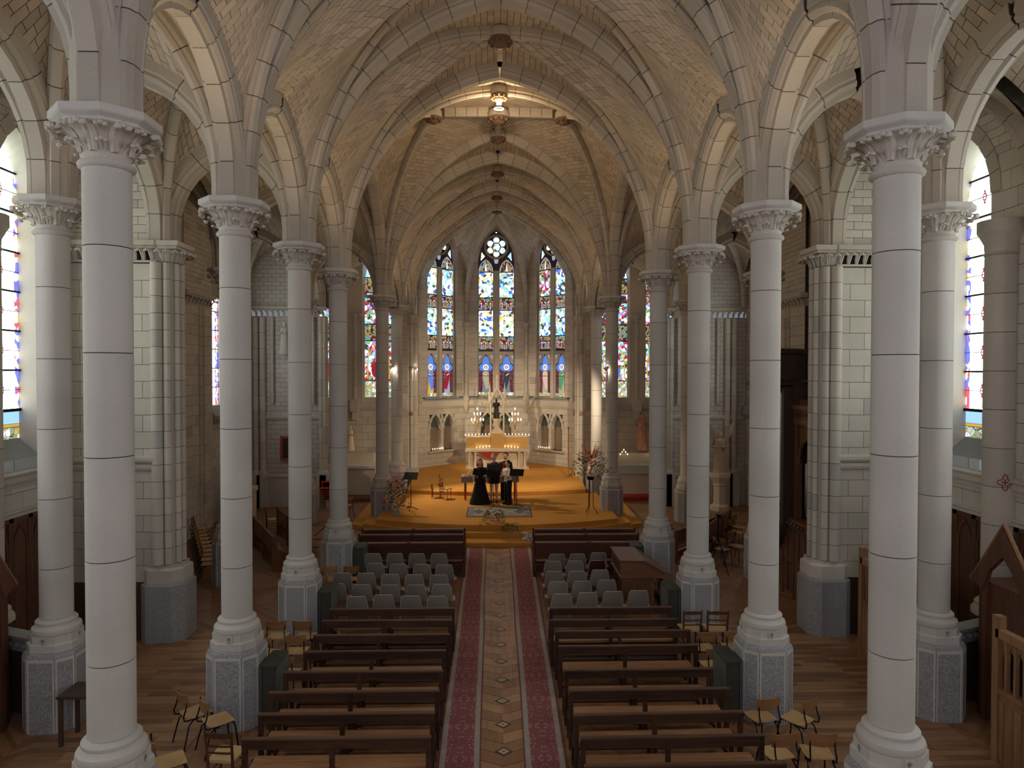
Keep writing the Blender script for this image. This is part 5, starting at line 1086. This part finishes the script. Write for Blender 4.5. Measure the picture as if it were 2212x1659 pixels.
for i in range(11): zt = 3.3 + .55 * (1 - abs(i - 5) / 5.0); MB().lathe([(.015, 2.0), (.045, 2.35), (.045, zt), (.04, zt + .01)], 10, (7.42, 15.17 + .11 * i)).build('pipe', 'pipe_metal', og, True)
# projecting tower with large pipes
for i, (x, y) in enumerate(((7.02, 16.75), (6.98, 17.12), (7.06, 17.5))): MB().lathe([(.03, 1.75), (.105, 2.25), (.105, 5.0), (.095, 5.01)], 14, (x, y)).build('large_pipe', 'pipe_metal', og, True); MB().lathe([(.112, 2.2), (.115, 2.3)], 14, (x, y)).build('pipe_collar', 'organ_dark', og, True)
MB().box(7.2, 16.5, 1.75, 8.3, 18.0, 5.2).build('tower_back', 'organ_dark', og)
for y in (16.5, 17.75): MB().box(6.95, y, 1.75, 7.2, y + .14, 5.15).build('tower_post', 'organ_dark', og)
MB().lathe([(.05, 1.05), (.25, 1.2), (.42, 1.45), (.5, 1.62), (.5, 1.75)], 12, (7.1, 17.15)).build('tower_corbel', 'organ_dark', og, True)
oc = lambda r: [(7.12 + r * cos(PI / 8 + PI / 4 * i), 17.15 + .85 * r * sin(PI / 8 + PI / 4 * i)) for i in range(8)]
MB().rings([[(x, y, z) for x, y in oc(r)] for r, z in ((.62, 5.1), (.68, 5.16), (.82, 5.2), (.82, 5.26), (.6, 5.34), (.6, 5.95), (.68, 5.98), (.70, 6.06), (.6, 6.1))]).build('tower_crown', 'organ_dark', og)
for a in (-2.75, -2.1, -3.4): MB().box(-.05, -.01, 0, .05, .01, .36).build('crown_light', 'black_metal', og, loc=(7.12 + .575 * cos(a), 17.15 + .5 * sin(a), 5.45), rot=(0, 0, a + PI / 2))
# ------------------------------------------------------------------ wooden screens and confessionals at the sides
def screen(name, label, x, y0, y1, sx):
    t = thing(name, label, 'screen'); F = Frame((x, 0), (0, -sx)) ; s0, s1 = sorted((-sx * y0, -sx * y1)); L = s1 - s0
    m = MB(); F.box(m, s0, s1, 0, 1.0, -.03, .03); m.build('lower_panel', 'confessional_wood', t); n = max(3, round(L / .16))
    for i in range(n): m = MB(); F.box(m, s0 + L * i / n + .02, s0 + L * (i + 1) / n - .02, .12, .9, .03, .04); m.build('board', 'confessional_wood', t)
    m = MB(); F.box(m, s0, s1, 1.0, 1.08, -.05, .05); m.build('middle_rail', 'confessional_wood', t); m = MB(); F.box(m, s0, s1, 1.78, 1.9, -.06, .06); m.build('top_rail', 'confessional_wood', t)
    for i in range(n + 1): m = MB(); F.box(m, s0 + L * i / n - .018, s0 + L * i / n + .018, 1.08, 1.78, -.03, .03); m.build('mullion', 'confessional_wood', t)
    for i in range(n):
        a = s0 + L * (i + .5) / n; w = L / n / 2; m = MB(); pts = [(a - w, 1.6), (a - w * .5, 1.62), (a, 1.72), (a + w * .5, 1.62), (a + w, 1.6), (a + w, 1.78), (a - w, 1.78)]; m.rings([[F.p(p, z, -.02) for p, z in pts], [F.p(p, z, .02) for p, z in pts]]); m.build('arch_head', 'confessional_wood', t)
    m = MB(); F.box(m, s0, s1, 1.09, 1.6, -.06, -.05); m.build('dark_curtain', 'black_cloth', t)
    for s_ in (s0, s1): m = MB(); F.box(m, s_ - .06, s_ + .06, 0, 2.08, -.06, .06); m.build('end_post', 'confessional_wood', t)
screen('wooden_screen', 'openwork wooden screen between the right pier and the outer column', 7.08, 11.6, 13.1, 1); screen('wooden_screen', 'openwork wooden screen at the bottom right corner', 7.0, 7.6, 9.4, 1)
for sx, sd in ((1, 'right'), (-1, 'left')):
    cf = thing('confessional', 'dark wooden confessional with pointed gable by the %s wall' % sd, 'confessional', (sx * 8.15, 10.15, 0))
    MB().box(-.45, -.7, 0, .45, .62, 2.2).build('cabin', 'wainscot_wood', cf); x = -sx * .47
    m = MB(); pts = [(-.75, 2.15), (0, 3.15), (.7, 2.15), (.6, 2.15), (.42, 2.05), (.3, 2.4), (0, 2.7), (-.3, 2.4), (-.42, 2.05), (-.62, 2.15)]; m.rings([[(x, a, z) for a, z in pts], [(x - sx * .08, a, z) for a, z in pts]]); m.build('gable', 'wainscot_wood', cf)
    for a in (-.5, .42): MB().box(x - .05, a - .05, 0, x + .05, a + .05, 2.15).build('post', 'wainscot_wood', cf)
    m = MB(); m.tube([(x - sx * .05, -.75, 2.17), (x - sx * .05, 0, 3.2), (x - sx * .05, .7, 2.17)], .035, 6); m.build('gable_moulding', 'confessional_wood', cf)
tb = thing('small_table', 'small dark table beside the outer left column', 'table', (-6.25, 10.3, 0)); MB().bbox(-.28, -.25, .72, .28, .25, .76, .01).build('top', 'organ_dark', tb)
for a in (-1, 1):
    for b in (-1, 1): MB().box(a * .24 - .025, b * .2 - .025, 0, a * .24 + .025, b * .2 + .025, .72).build('leg', 'organ_dark', tb)
# ------------------------------------------------------------------ lamps
def light(name, kind, loc, e, col, parent=None, tgt=None, ang=1.2, size=.08):
    l = bpy.data.lights.new(name, kind); l.energy = e; l.color = col; l.shadow_soft_size = size; o = bpy.data.objects.new(name, l); COL.objects.link(o); o.location = loc
    if kind == 'SPOT':
        l.spot_size = ang; l.spot_blend = .6; o.rotation_euler = (V(tgt) - V(loc)).to_track_quat('-Z', 'Y').to_euler()
    if parent: o.parent = parent
WARM = (1.0, .70, .42)
for x, y, z, tg, e, lab in ((-4.35, 28.45, 5.65, (.5, 26, .5), 900, 'bright spotlight on the sixth left column'), (-3.75, 31.9, 5.66, (1.0, 35.5, 2.5), 650, 'bright spotlight on the left apse pier'), (3.92, 24.72, 5.62, (-.6, 33.5, 1.6), 1500, 'white spotlight on the right stage column')):
    t_ = thing('spotlight', lab, 'lamp', group='spotlights of the choir'); d = (V(tg) - V((x, y, z))).normalized(); p = V((x, y, z))
    MB().tube([p - d * .16, p, p + d * .02], [.05, .07, .075], 10).build('housing', 'white_paint', t_, True); MB().sphere(p + d * .03, .055, 8, 6).build('lens', 'spot_glass', t_, True); MB().tube([p - d * .1, p - d * .1 - V((0, 0, .5))], .03, 6).build('bracket', 'white_paint', t_, True)
    light('spot_lamp', 'SPOT', tuple(p + d * .12), e, (1, .78, .54), t_, tg, 1.35)
t_ = thing('hanging_lamp', 'glowing bulb in a ring at the near crossing boss', 'lamp', (0, 19.68, 13.2)); MB().sphere((0, 0, 0), .07, 10, 8, 1, 1, 1.5).build('bulb', 'bulb', t_, True); MB().tube([(.14 * cos(2 * PI * i / 12), .14 * sin(2 * PI * i / 12), -.14) for i in range(12)], .03, 6, True).build('ring', 'boss_wood', t_, True); light('bulb_lamp', 'POINT', (0, -.05, -.25), 130, WARM, t_)
for sx, sd in ((-1, 'left'), (1, 'right')):                          # small floodlights standing on the capitals, turned to the vaults
    for k in (0, 1, 2, 3, 5, 6):
        t_ = thing('vault_floodlight', 'small floodlight on top of the capital of %s column %s' % (sd, names_k[k]), 'lamp', group='floodlights on the capitals')
        x, y = sx * NX, YS[k] + .60; z = ZA + .12; MB().bbox(x - .08, y - .05, z - .05, x + .08, y + .05, z + .04, .01).build('housing', 'black_metal', t_); MB().box(x - .05, y - .2, z - .06, x + .05, y, z - .03).build('bracket', 'black_metal', t_)
        light('flood_lamp', 'SPOT', (x, y + .02, z + .1), 58 if k < 5 else 42, WARM, t_, (x - sx * 3.2, y + 1.6, 13.2), 2.5); light('aisle_lamp', 'SPOT', (x + sx * .05, y + .02, z + .1), 26, WARM, t_, (x + sx * 1.4, y + 1.2, 10.8), 2.4)
# ------------------------------------------------------------------ main altar, retable and lights
al = thing('main_altar', 'pale carved stone altar with gabled canopy in the apse', 'altar', (.05, 34.7, UPL))
MB().bbox(-1.62, -.45, .88, 1.62, .5, 1.0, .02).build('table', 'altar_stone', al); MB().bbox(-1.35, -.2, 0, 1.35, .5, .88, .02).build('body', 'altar_stone', al); MB().bbox(-1.6, -.5, 0, 1.6, .5, .08, .02).build('step', 'altar_stone', al)
for x in (-1.4, -1.1, 1.1, 1.4): MB().lathe([(.1, .08), (.07, .16), (.06, .68), (.1, .82), (.11, .88)], 10, (x, -.32)).build('column', 'altar_stone', al, True)
for sx in (-1, 1):
    MB().bbox(sx * .95 - .62, .15, 1.0, sx * .95 + .62, .5, 1.55, .02).build('gradine', 'gilt', al); MB().bbox(sx * .95 - .66, .12, 1.55, sx * .95 + .66, .52, 1.62, .01).build('gradine_shelf', 'altar_stone', al)
    MB().tube([(sx * .33, .2, 1.0), (sx * .33, .2, 3.35)], .045, 8).build('canopy_column', 'altar_stone', al, True); MB().lathe([(.07, 3.35), (.09, 3.6), (.05, 3.9), (.0, 4.4)], 8, (sx * .38, .25), cap=False).build('pinnacle', 'altar_stone', al)
    MB().tube([(sx * .42, .18, 3.3), (0, .18, 4.1)], .06, 6).build('gable_rake', 'altar_stone', al); MB().tube([(sx * .4, .18, 3.3), (sx * .6, .18, 3.35), (sx * .68, .18, 3.25)], .045, 6).build('crocket', 'altar_stone', al)
MB().bbox(-.32, .05, 1.0, .32, .5, 1.75, .02).build('tabernacle', 'gilt', al); MB().rings([[(-.38, y, 1.75), (.38, y, 1.75), (0, y, 2.15)] for y in (.05, .45)]).build('tabernacle_gable', 'altar_stone', al); MB().lathe([(.12, 2.0), (.15, 2.3), (.24, 2.42), (.24, 2.5)], 10, (0, .28)).build('statue_stand', 'altar_stone', al, True); MB().lathe([(.05, 4.1), (.03, 4.5), (.06, 4.6), (.02, 4.75)], 6, (0, .18)).build('finial', 'altar_stone', al)
rc = MB(); rc.add([(-.95, 34.2, UPL + .86), (.2, 34.2, UPL + .86), (-.15, 34.2, UPL + .42)], [(0, 1, 2)]); rc.add([(-.95, 34.19, UPL + .86), (.2, 34.19, UPL + .86), (-.15, 34.19, UPL + .42)], [(2, 1, 0)]); tag(rc.build('altar_cloth', 'red_cloth'), 'red triangular cloth hanging before the main altar', 'cloth')
def robed(name, label, cat, loc, h, body, parts, rz=0, wings=False):
    t_ = thing(name, label, cat, loc, rz); k = h / 1.7; MB().rings([[(r * sx_ * k * cos(2 * PI * i / 14), r * k * .8 * sin(2 * PI * i / 14), z * k) for i in range(14)] for r, z, sx_ in ((.30, 0, 1), (.26, .3, 1), (.21, .8, 1), (.19, 1.0, 1.05), (.22, 1.25, 1.1), (.20, 1.38, 1.1), (.07, 1.44, 1), (.065, 1.50, 1), (.10, 1.56, 1), (.105, 1.62, 1), (.06, 1.72, 1))]).build('robed_figure', body, t_, True)
    for s_ in (-1, 1):
        MB().tube([(s_ * .22 * k, 0, 1.36 * k), (s_ * .30 * k, -.05, 1.1 * k), (s_ * .08 * k, -.24 * k, 1.12 * k)], [.07 * k, .06 * k, .04 * k], 8).build('arm', parts, t_, True)
        if wings: m = MB(); m.rings([[(s_ * x * k, .12 * k + y, z * k), (s_ * (x + w) * k, .16 * k + y, (z - .05) * k), (s_ * x * k, .16 * k + y, (z - w) * k)] for x, y, z, w in ((.05, 0, 1.3, .18), (.25, .05, 1.7, .22), (.42, .1, 2.05, .12), (.55, .12, 2.25, .02))]); m.build('wing', parts, t_, True)
    return t_
robed('altar_statue', 'black robed statue under the gable of the main altar', 'statue', (0, 34.98, UPL + 2.5), 1.0, 'dark_bronze', 'dark_bronze')
an = robed('angel_statue', 'winged stone angel on a pedestal in the right transept', 'statue', (8.9, 27.0, 1.5), 1.6, 'statue_stone', 'statue_stone', -.4, True)
pd = thing('statue_pedestal', 'pale stone pedestal under the winged angel', 'pedestal', (8.9, 27.0, 0)); MB().lathe([(.42, 0), (.42, .18), (.27, .26), (.25, .95), (.30, 1.02), (.27, 1.08), (.42, 1.3), (.46, 1.34), (.46, 1.5)], 8, (0, 0), PI / 8).build('shaft', 'altar_stone', pd); pd.scale = (.9, .9, 1)
robed('altar_saint', 'painted saint statue in pink and gold above the right side altar', 'statue', (6.66, 31.05, 1.95), 1.6, 'statue_pink', 'statue_gold'); robed('altar_saint', 'pale praying figure above the left side altar', 'statue', (-6.62, 31.05, 1.95), 1.1, 'petal_cream', 'statue_pink'); robed('niche_statue', 'grey statue standing on a bracket high on the left transept wall', 'statue', (-8.55, 27.75, 6.2), 1.3, 'plaque_stone', 'plaque_stone')
n_ = 0
def candle(p, lab, h=.06, grp=None): t_ = thing('altar_candle', lab, 'candle', p, group=grp or lab); candle_parts(t_, h, .018)
for sx, sd in ((-1, 'left'), (1, 'right')):
    for i in range(8): candle((.05 + sx * (.42 + .17 * i), 34.9 - .06 * i, UPL + 1.62), 'small lit candle on the %s gilt shelf of the main altar' % sd)
    for i in range(5): candle((.05 + sx * (.40 + .16 * i), 34.75 - .1 * i, UPL + 1.0 + .0 * i), 'small lit candle on the %s table end of the main altar' % sd)
    cb = thing('candelabrum', 'tall gilt candelabrum of many flames %s of the altar statue' % sd, 'candelabrum', (sx * .97, 35.2, UPL + 1.62)); MB().lathe([(.1, 0), (.03, .08), (.022, .5), (.05, .56), (.02, .62), (.02, 1.25)], 8).build('stem', 'brass', cb, True)
    for z, r, n in ((.75, .3, 6), (1.05, .16, 4), (1.3, .0, 1)):
        for i in range(n):
            a = 2 * PI * i / n; MB().tube([(0, 0, z - .12), (r * .6 * cos(a), r * .6 * sin(a), z - .14), (r * cos(a), r * sin(a), z)], .012, 5).build('arm', 'brass', cb); MB().lathe([(.02, z), (.02, z + .05), (.03, z + .08), (.004, z + .13)], 6, (r * cos(a), r * sin(a))).build('flame', 'candle_flame', cb, True)
    sa = thing('side_altar', 'stone side altar with %s in the %s chapel' % ('white top' if sx < 0 else 'lace cloth', sd), 'altar', (sx * 6.4, 30.2, .15)); MB().bbox(-1.1, -.35, 0, 1.1, .5, 1.15, .02).build('body', 'altar_stone', sa); MB().bbox(-1.2, -.45, 1.15, 1.2, .5, 1.25, .02).build('top', 'white_cloth', sa); MB().bbox(-.9, .4, 1.25, .9, .95, 1.7, .02).build('gradine', 'altar_stone', sa); MB().box(-1.6, -1.2, -.15, 1.6, .6, 0).build('step', 'red_carpet' if sx > 0 else 'organ_wood', sa)
    if sx > 0:
        m = MB(); m.box(-1.21, -.47, .90, 1.21, -.46, 1.262); m.box(-1.21, -.47, 1.252, 1.21, .4, 1.262); m.build('lace_cloth', 'lace_cloth', sa)
        for X_ in (-.72, .62):
            for i in range(5): candle((6.4 + X_ - .16 + .08 * i, 30.3, 1.75 + (.2 if i == 2 else .1 if i % 2 else 0)), 'small lit candle in a brass holder on the right side altar')
# ------------------------------------------------------------------ stage furniture
m = MB(); m.v = [(-1.1, 23.63, STG + .012), (1.2, 23.6, STG + .012), (1.22, 25.38, STG + .012), (-1.09, 25.42, STG + .012)]; m.f = [(0, 1, 2, 3)]; m.uvs = [(0, 0), (1, 0), (1, 1), (0, 1)]; tag(m.build('stage_rug', 'rug'), 'small grey patterned oriental rug on the orange stage', 'rug')
def stand(x, y, h, rz, lab):
    t_ = thing('music_stand', lab, 'music stand', (x, y, STG), rz, 'black music stands'); MB().tube([(0, 0, .1), (0, 0, h)], [.016, .011], 6).build('pole', 'black_metal', t_); MB().box(-.26, -.01, -.17, .26, .01, .17).build('desk', 'black_metal', t_, loc=(0, 0, h + .05), rot=(-.9, 0, 0))
    for i in range(3): a = 2 * PI * i / 3 + .5; MB().tube([(0, 0, .12), (.15 * cos(a), .15 * sin(a), .06), (.27 * cos(a), .27 * sin(a), .008)], .012, 5).build('foot', 'black_metal', t_)
stand(-3.15, 24.87, 1.2, -.15, 'black music stand alone at the left of the stage'); stand(-.14, 25.67, 1.15, .05, 'black music stand in front of the singers, the middle one'); stand(.72, 25.30, 1.25, -.2, 'black music stand right of the musicians')
hp = thing('harpsichord', 'small grey-green harpsichord behind the musicians', 'harpsichord', (-.3, 26.95, STG)); MB().rings([[(-1.1, -.35, z), (1.15, -.3, z), (1.15, .2, z), (-1.1, .35, z)] for z in (.72, .95)]).build('case', 'harpsichord_green', hp); MB().box(-1.0, -.28, .945, 1.05, .2, .96).build('soundboard', 'red_wood', hp)
for x in (-.95, 1.0): MB().tube([(x, -.2, 0), (x, -.2, .35), (x, -.2, .72)], [.03, .05, .04], 8).build('leg', 'red_wood', hp, True); MB().tube([(x, .2, 0), (x, .2, .72)], .035, 8).build('leg', 'red_wood', hp, True)
MB().box(-.85, -.2, .96, -.35, .15, .972).build('sheet', 'sheet_paper', hp); MB().box(-.01, -.2, 0, .01, .15, .4).build('music_sheet', 'sheet_paper', hp, loc=(-.85, 0, .97), rot=(0, .45, 0))
cs_ = thing('standing_candlestick', 'tall brass candlestick standing right of the altar platform', 'candlestick', (3.35, 31.7, UPL)); MB().lathe([(.2, 0), (.2, .04), (.05, .1), (.022, .2), (.022, 2.2), (.05, 2.25), (.02, 2.4)], 10).build('stem', 'brass', cs_, True)
# ------------------------------------------------------------------ flowers
def flowers(name, label, loc, items, seed, spread, h, tall=0):
    t_ = thing(name, label, 'flowers', loc); rr = random.Random(seed)
    for mt, n, sz in items:
        m = MB()
        for i in range(n):
            a = rr.uniform(0, 2 * PI); u = rr.random() ** .6; z = rr.uniform(.0, 1) * h; r = spread * u * (1 - .55 * z / h) + .02; p = (r * cos(a), r * sin(a), z); s_ = sz * rr.uniform(.7, 1.3)
            if mt.startswith('leaf'): d = V((cos(a), sin(a), rr.uniform(-.2, .9))).normalized(); q = V(p); e = d.cross(V((0, 0, 1))).normalized(); m.add([q, q + d * s_ + e * s_ * .35, q + d * 2.2 * s_, q + d * s_ - e * s_ * .35, q + d * s_ + V((0, 0, s_ * .25))], [(0, 1, 4), (1, 2, 4), (2, 3, 4), (3, 0, 4)])
            else: m.sphere(p, s_, 7, 5, 1, 1, .7)
        tag(m.build({'leaf': 'foliage', 'peta': 'blossoms'}[mt[:4]], mt, t_, not mt.startswith('leaf')), kind='stuff')
    if tall:
        for i in range(tall):
            a = 2 * PI * i / tall; e = V((.5 * spread * cos(a), .5 * spread * sin(a), h * 1.35)); m = MB(); [m.sphere(V((0, 0, h * .4)).lerp(e, .45 + .08 * j), .05 - .005 * j, 6, 5) for j in range(7)]; m.build('gladiolus', 'petal_peach', t_, True)
    return t_
IT = [('leaf_dark', 90, .07), ('leaf_green', 110, .07), ('leaf_light', 40, .06), ('petal_peach', 26, .06), ('petal_orange', 9, .05), ('petal_cream', 22, .035)]
v_ = flowers('flower_bouquet', 'large peach and white bouquet in a glass vase at the left stage column', (-3.55, 24.0, STG + .22), IT, 3, .48, 1.0, 5); MB().lathe([(.12, -.21), (.10, 0), (.14, .1)], 10).build('vase', 'glass_vase', v_, True)
v_ = flowers('flower_bouquet', 'large peach bouquet raised on a black iron stand at right', (3.3, 24.1, STG + 1.35), IT, 5, .75, .85, 7)
fs = thing('flower_stand', 'tall black iron flower stand under the right bouquet', 'stand', (3.3, 24.1, STG)); MB().lathe([(.12, 1.22), (.14, 1.34)], 10).build('dish', 'black_metal', fs)
for i in range(3): a = 2 * PI * i / 3; MB().tube([(.27 * cos(a), .27 * sin(a), .01), (.1 * cos(a), .1 * sin(a), .25), (.08 * cos(a), .08 * sin(a), 1.25)], .013, 5).build('leg', 'black_metal', fs)
for lab, p, it, sp_, hh in (('green and peach flower garland at the top of the stage steps', (-.15, 22.55, STG), [('leaf_green', 60, .07), ('leaf_light', 50, .06), ('leaf_dark', 20, .07), ('petal_peach', 5, .09), ('petal_cream', 6, .05)], .42, .45), ('green flower garland in the middle of the stage steps', (.45, 22.15, .31), [('leaf_green', 45, .06), ('leaf_light', 40, .05), ('leaf_dark', 15, .06), ('petal_orange', 3, .04)], .35, .25), ('blue hydrangea bunch at the foot of the stage steps', (.95, 21.75, .15), [('leaf_light', 20, .06), ('petal_blue', 14, .07), ('petal_peach', 2, .08)], .17, .2)): flowers('flower_garland', lab, p, it, len(lab), sp_, hh)
# ------------------------------------------------------------------ musicians
def person(label, loc, h, rz, top, legs, hair, skirt=None, arms=((.24, -.06, 1.05), (.20, -.26, 1.08)), long_hair=False):
    t_ = thing('person', label, 'person', loc, rz); k = h / 1.72
    vs = [(0, 0, .95, .13), (0, 0, 1.15, .13), (0, 0, 1.36, .14), (0, 0, 1.47, .055), (0, 0, 1.53, .05)]; ed = [(0, 1), (1, 2), (2, 3), (3, 4)]
    for s_ in (-1, 1):
        i = len(vs); vs += [(s_ * .09, 0, .90, .095), (s_ * .095, -.01, .50, .06), (s_ * .10, .02, .08, .04), (s_ * .105, -.13, .035, .035)]; ed += [(0, i), (i, i + 1), (i + 1, i + 2), (i + 2, i + 3)]
        j = len(vs); el, ha = arms; vs += [(s_ * .18, 0, 1.37, .06), (s_ * el[0], el[1], el[2] + .02, .042), (s_ * ha[0], ha[1], ha[2], .028), (s_ * ha[0] * .95, ha[1] - .07, ha[2] + .0, .03)]; ed += [(2, j), (j, j + 1), (j + 1, j + 2), (j + 2, j + 3)]
        for f_ in range(5):
            q = len(vs); o_ = (f_ - 2) * .017; ln = (.05, .075, .085, .078, .06)[f_]; vs += [(s_ * ha[0] * .95 + o_, ha[1] - .09 - ln * .5, ha[2] - .01, .009), (s_ * ha[0] * .95 + o_, ha[1] - .08 - ln, ha[2] - .035, .008)]; ed += [(j + 3, q), (q, q + 1)]
    me = bpy.data.meshes.new('body'); me.from_pydata([(a * k, b * k, c * k) for a, b, c, r in vs], ed, []); o = link('body', me, 'skin', t_); sk_ = o.modifiers.new('skin', 'SKIN')
    for i, (a, b, c, r) in enumerate(vs): me.skin_vertices[0].data[i].radius = (r * k, r * k); me.skin_vertices[0].data[i].use_root = i == 0
    sk_.use_smooth_shade = True; s2 = o.modifiers.new('sub', 'SUBSURF'); s2.levels = 1; s2.render_levels = 1
    hd = MB().sphere((0, -.01, 1.61 * k), .105 * k, 12, 10, .86, 1, 1.15); hd.sphere((0, -.115 * k, 1.60 * k), .018 * k, 6, 5)
    for s_ in (-1, 1): hd.sphere((s_ * .09 * k, 0, 1.61 * k), .022 * k, 6, 5, .5)
    hd.build('head', 'skin', t_, True); fe = MB(); [fe.sphere((s_ * .036 * k, -.098 * k, 1.625 * k), .011 * k, 6, 4) for s_ in (-1, 1)]; fe.build('eyes', 'hair_dark', t_); MB().sphere((0, -.102 * k, 1.555 * k), .02 * k, 6, 4, 1.2, .4, .4).build('mouth', 'petal_peach', t_)
    hr = MB().sphere((0, .02 * k, 1.645 * k), .112 * k, 12, 8, .95, 1.0, 1.05)
    if long_hair: hr.rings([[(r * k * cos(2 * PI * i / 10), (.05 + .6 * r * sin(2 * PI * i / 10)) * k, z * k) for i in range(10)] for r, z in ((.10, 1.66), (.13, 1.55), (.14, 1.42), (.10, 1.32))])
    hr.build('hair', hair, t_, True)
    ring = lambda rs: [[(r * k * cos(2 * PI * i / 16), r * k * .72 * sin(2 * PI * i / 16), z * k) for i in range(16)] for r, z in rs]
    MB().rings(ring(((.185, .93), (.17, 1.08), (.195, 1.25), (.205, 1.36), (.12, 1.43), (.09, 1.44))), True, False, False).build('top', top, t_, True)
    for s_ in (-1, 1): MB().tube([(s_ * .16 * k, 0, 1.38 * k), (s_ * (arms[0][0] * .97) * k, arms[0][1] * k, (arms[0][2] + .04) * k)], [.082 * k, .062 * k], 8).build('sleeve', top, t_, True)
    if skirt: MB().rings(ring(skirt), True, False, False).build('skirt', legs, t_, True)
    else:
        for s_ in (-1, 1): MB().tube([(s_ * .085 * k, 0, .98 * k), (s_ * .095 * k, 0, .5 * k), (s_ * .10 * k, .02 * k, .03)], [.115 * k, .09 * k, .085 * k], 10).build('trouser_leg', legs, t_, True)
    for s_ in (-1, 1): MB().sphere((s_ * .105 * k, -.08 * k, .045), .06 * k, 8, 6, .75, 1.9, .75).build('shoe', 'black_cloth', t_, True)
    return t_
person('woman with long red hair in a floor-length black dress', (-.66, 26.0, STG), 1.70, .15, 'black_cloth', 'black_cloth', 'hair_red', ((.19, 1.0), (.21, .8), (.30, .4), (.42, .03)), ((.25, .0, 1.1), (.25, -.06, .86)), True)
person('woman in grey top, short black skirt and ankle boots behind a music stand', (-.13, 26.35, STG), 1.86, 0, 'charcoal_cloth', 'black_cloth', 'hair_blond', ((.19, 1.0), (.20, .85), (.21, .68)))
person('man in dark jacket with red scarf standing behind the others', (.33, 26.75, STG), 1.85, -.25, 'black_cloth', 'black_cloth', 'hair_dark'); m = MB(); m.tube([(.27, 26.58, STG + 1.52), (.25, 26.55, STG + 1.2)], .05, 6); tag(m.build('scarf', 'red_cloth'), 'red scarf hanging on the chest of the man at the back', 'scarf')
person('person in white shirt and black trousers with dark hair holding a recorder', (.40, 25.84, STG), 1.66, -.9, 'white_cloth', 'black_cloth', 'hair_dark', None, ((.24, -.10, 1.1), (.05, -.28, 1.18))); m = MB(); m.tube([(.20, 25.62, STG + 1.42), (.10, 25.52, STG + .95)], .016, 6); tag(m.build('recorder', 'light_rush_frame'), 'wooden recorder held by the person in the white shirt', 'recorder')
# ------------------------------------------------------------------ transept odds and ends
tr = thing('camera_tripod', 'black tripod standing in the right transept', 'tripod', (6.05, 18.6, 0)); MB().tube([(0, 0, .8), (0, 0, 1.5)], .02, 6).build('column', 'black_metal', tr); MB().bbox(-.05, -.08, 1.5, .05, .08, 1.6, .01).build('head', 'black_metal', tr)
for i in range(3): a = 2 * PI * i / 3 + .8; MB().tube([(0, 0, 1.0), (.5 * cos(a), .5 * sin(a), .01)], .014, 5).build('leg', 'black_metal', tr)
lb_ = thing('loudspeaker', 'black loudspeaker on a stone block in the left transept', 'speaker', (-9.3, 25.1, 1.3)); MB().rings([[(x * s_, y * s_, z) for x, y in octo(.28, .1)] for s_, z in ((.7, 0), (1, .15), (1, .55))]).build('cabinet', 'dark_speaker', lb_)
sb_ = thing('stone_block', 'pale stone block carrying the loudspeaker at left', 'block', (-9.3, 25.1, 0)); MB().bbox(-.38, -.35, 0, .38, .35, 1.1, .02).build('body', 'altar_stone', sb_); MB().bbox(-.43, -.4, 1.1, .43, .4, 1.3, .03).build('cap', 'altar_stone', sb_)
pf = thing('framed_picture', 'dark framed picture on the left transept wall', 'picture', (-8.5, 27.93, 1.9)); MB().bbox(-.3, -.04, 0, .45, .05, 1.0, .02).build('frame', 'red_wood', pf); MB().box(-.2, -.05, .1, .35, -.03, .9).build('canvas', 'picture_dark', pf)
for i in range(6): g = MB().rings([[(-.2, y, .44 + .09 * i), (.2, y, .44 + .09 * i), (.2, y, .46 + .09 * i), (-.2, y, .46 + .09 * i)] for y in (-.2, .2)]); t_ = thing('red_chair', 'red plastic chair of the nested stack by the left transept wall, %s from below' % ordn[i], 'chair', (-6.6 - .04 * i, 27.2, 0), 0, 'red stacked chairs'); g.build('seat', 'red_plastic', t_); MB().bbox(-.2, .16, .45 + .09 * i, .2, .2, .85 + .06 * i, .01).build('backrest', 'red_plastic', t_); MB().tube([(-.18, -.15, 0), (-.18, -.15, .44 + .09 * i)], .012).build('leg', 'chrome', t_); MB().tube([(.18, -.15, 0), (.18, -.15, .44 + .09 * i)], .012).build('leg', 'chrome', t_)
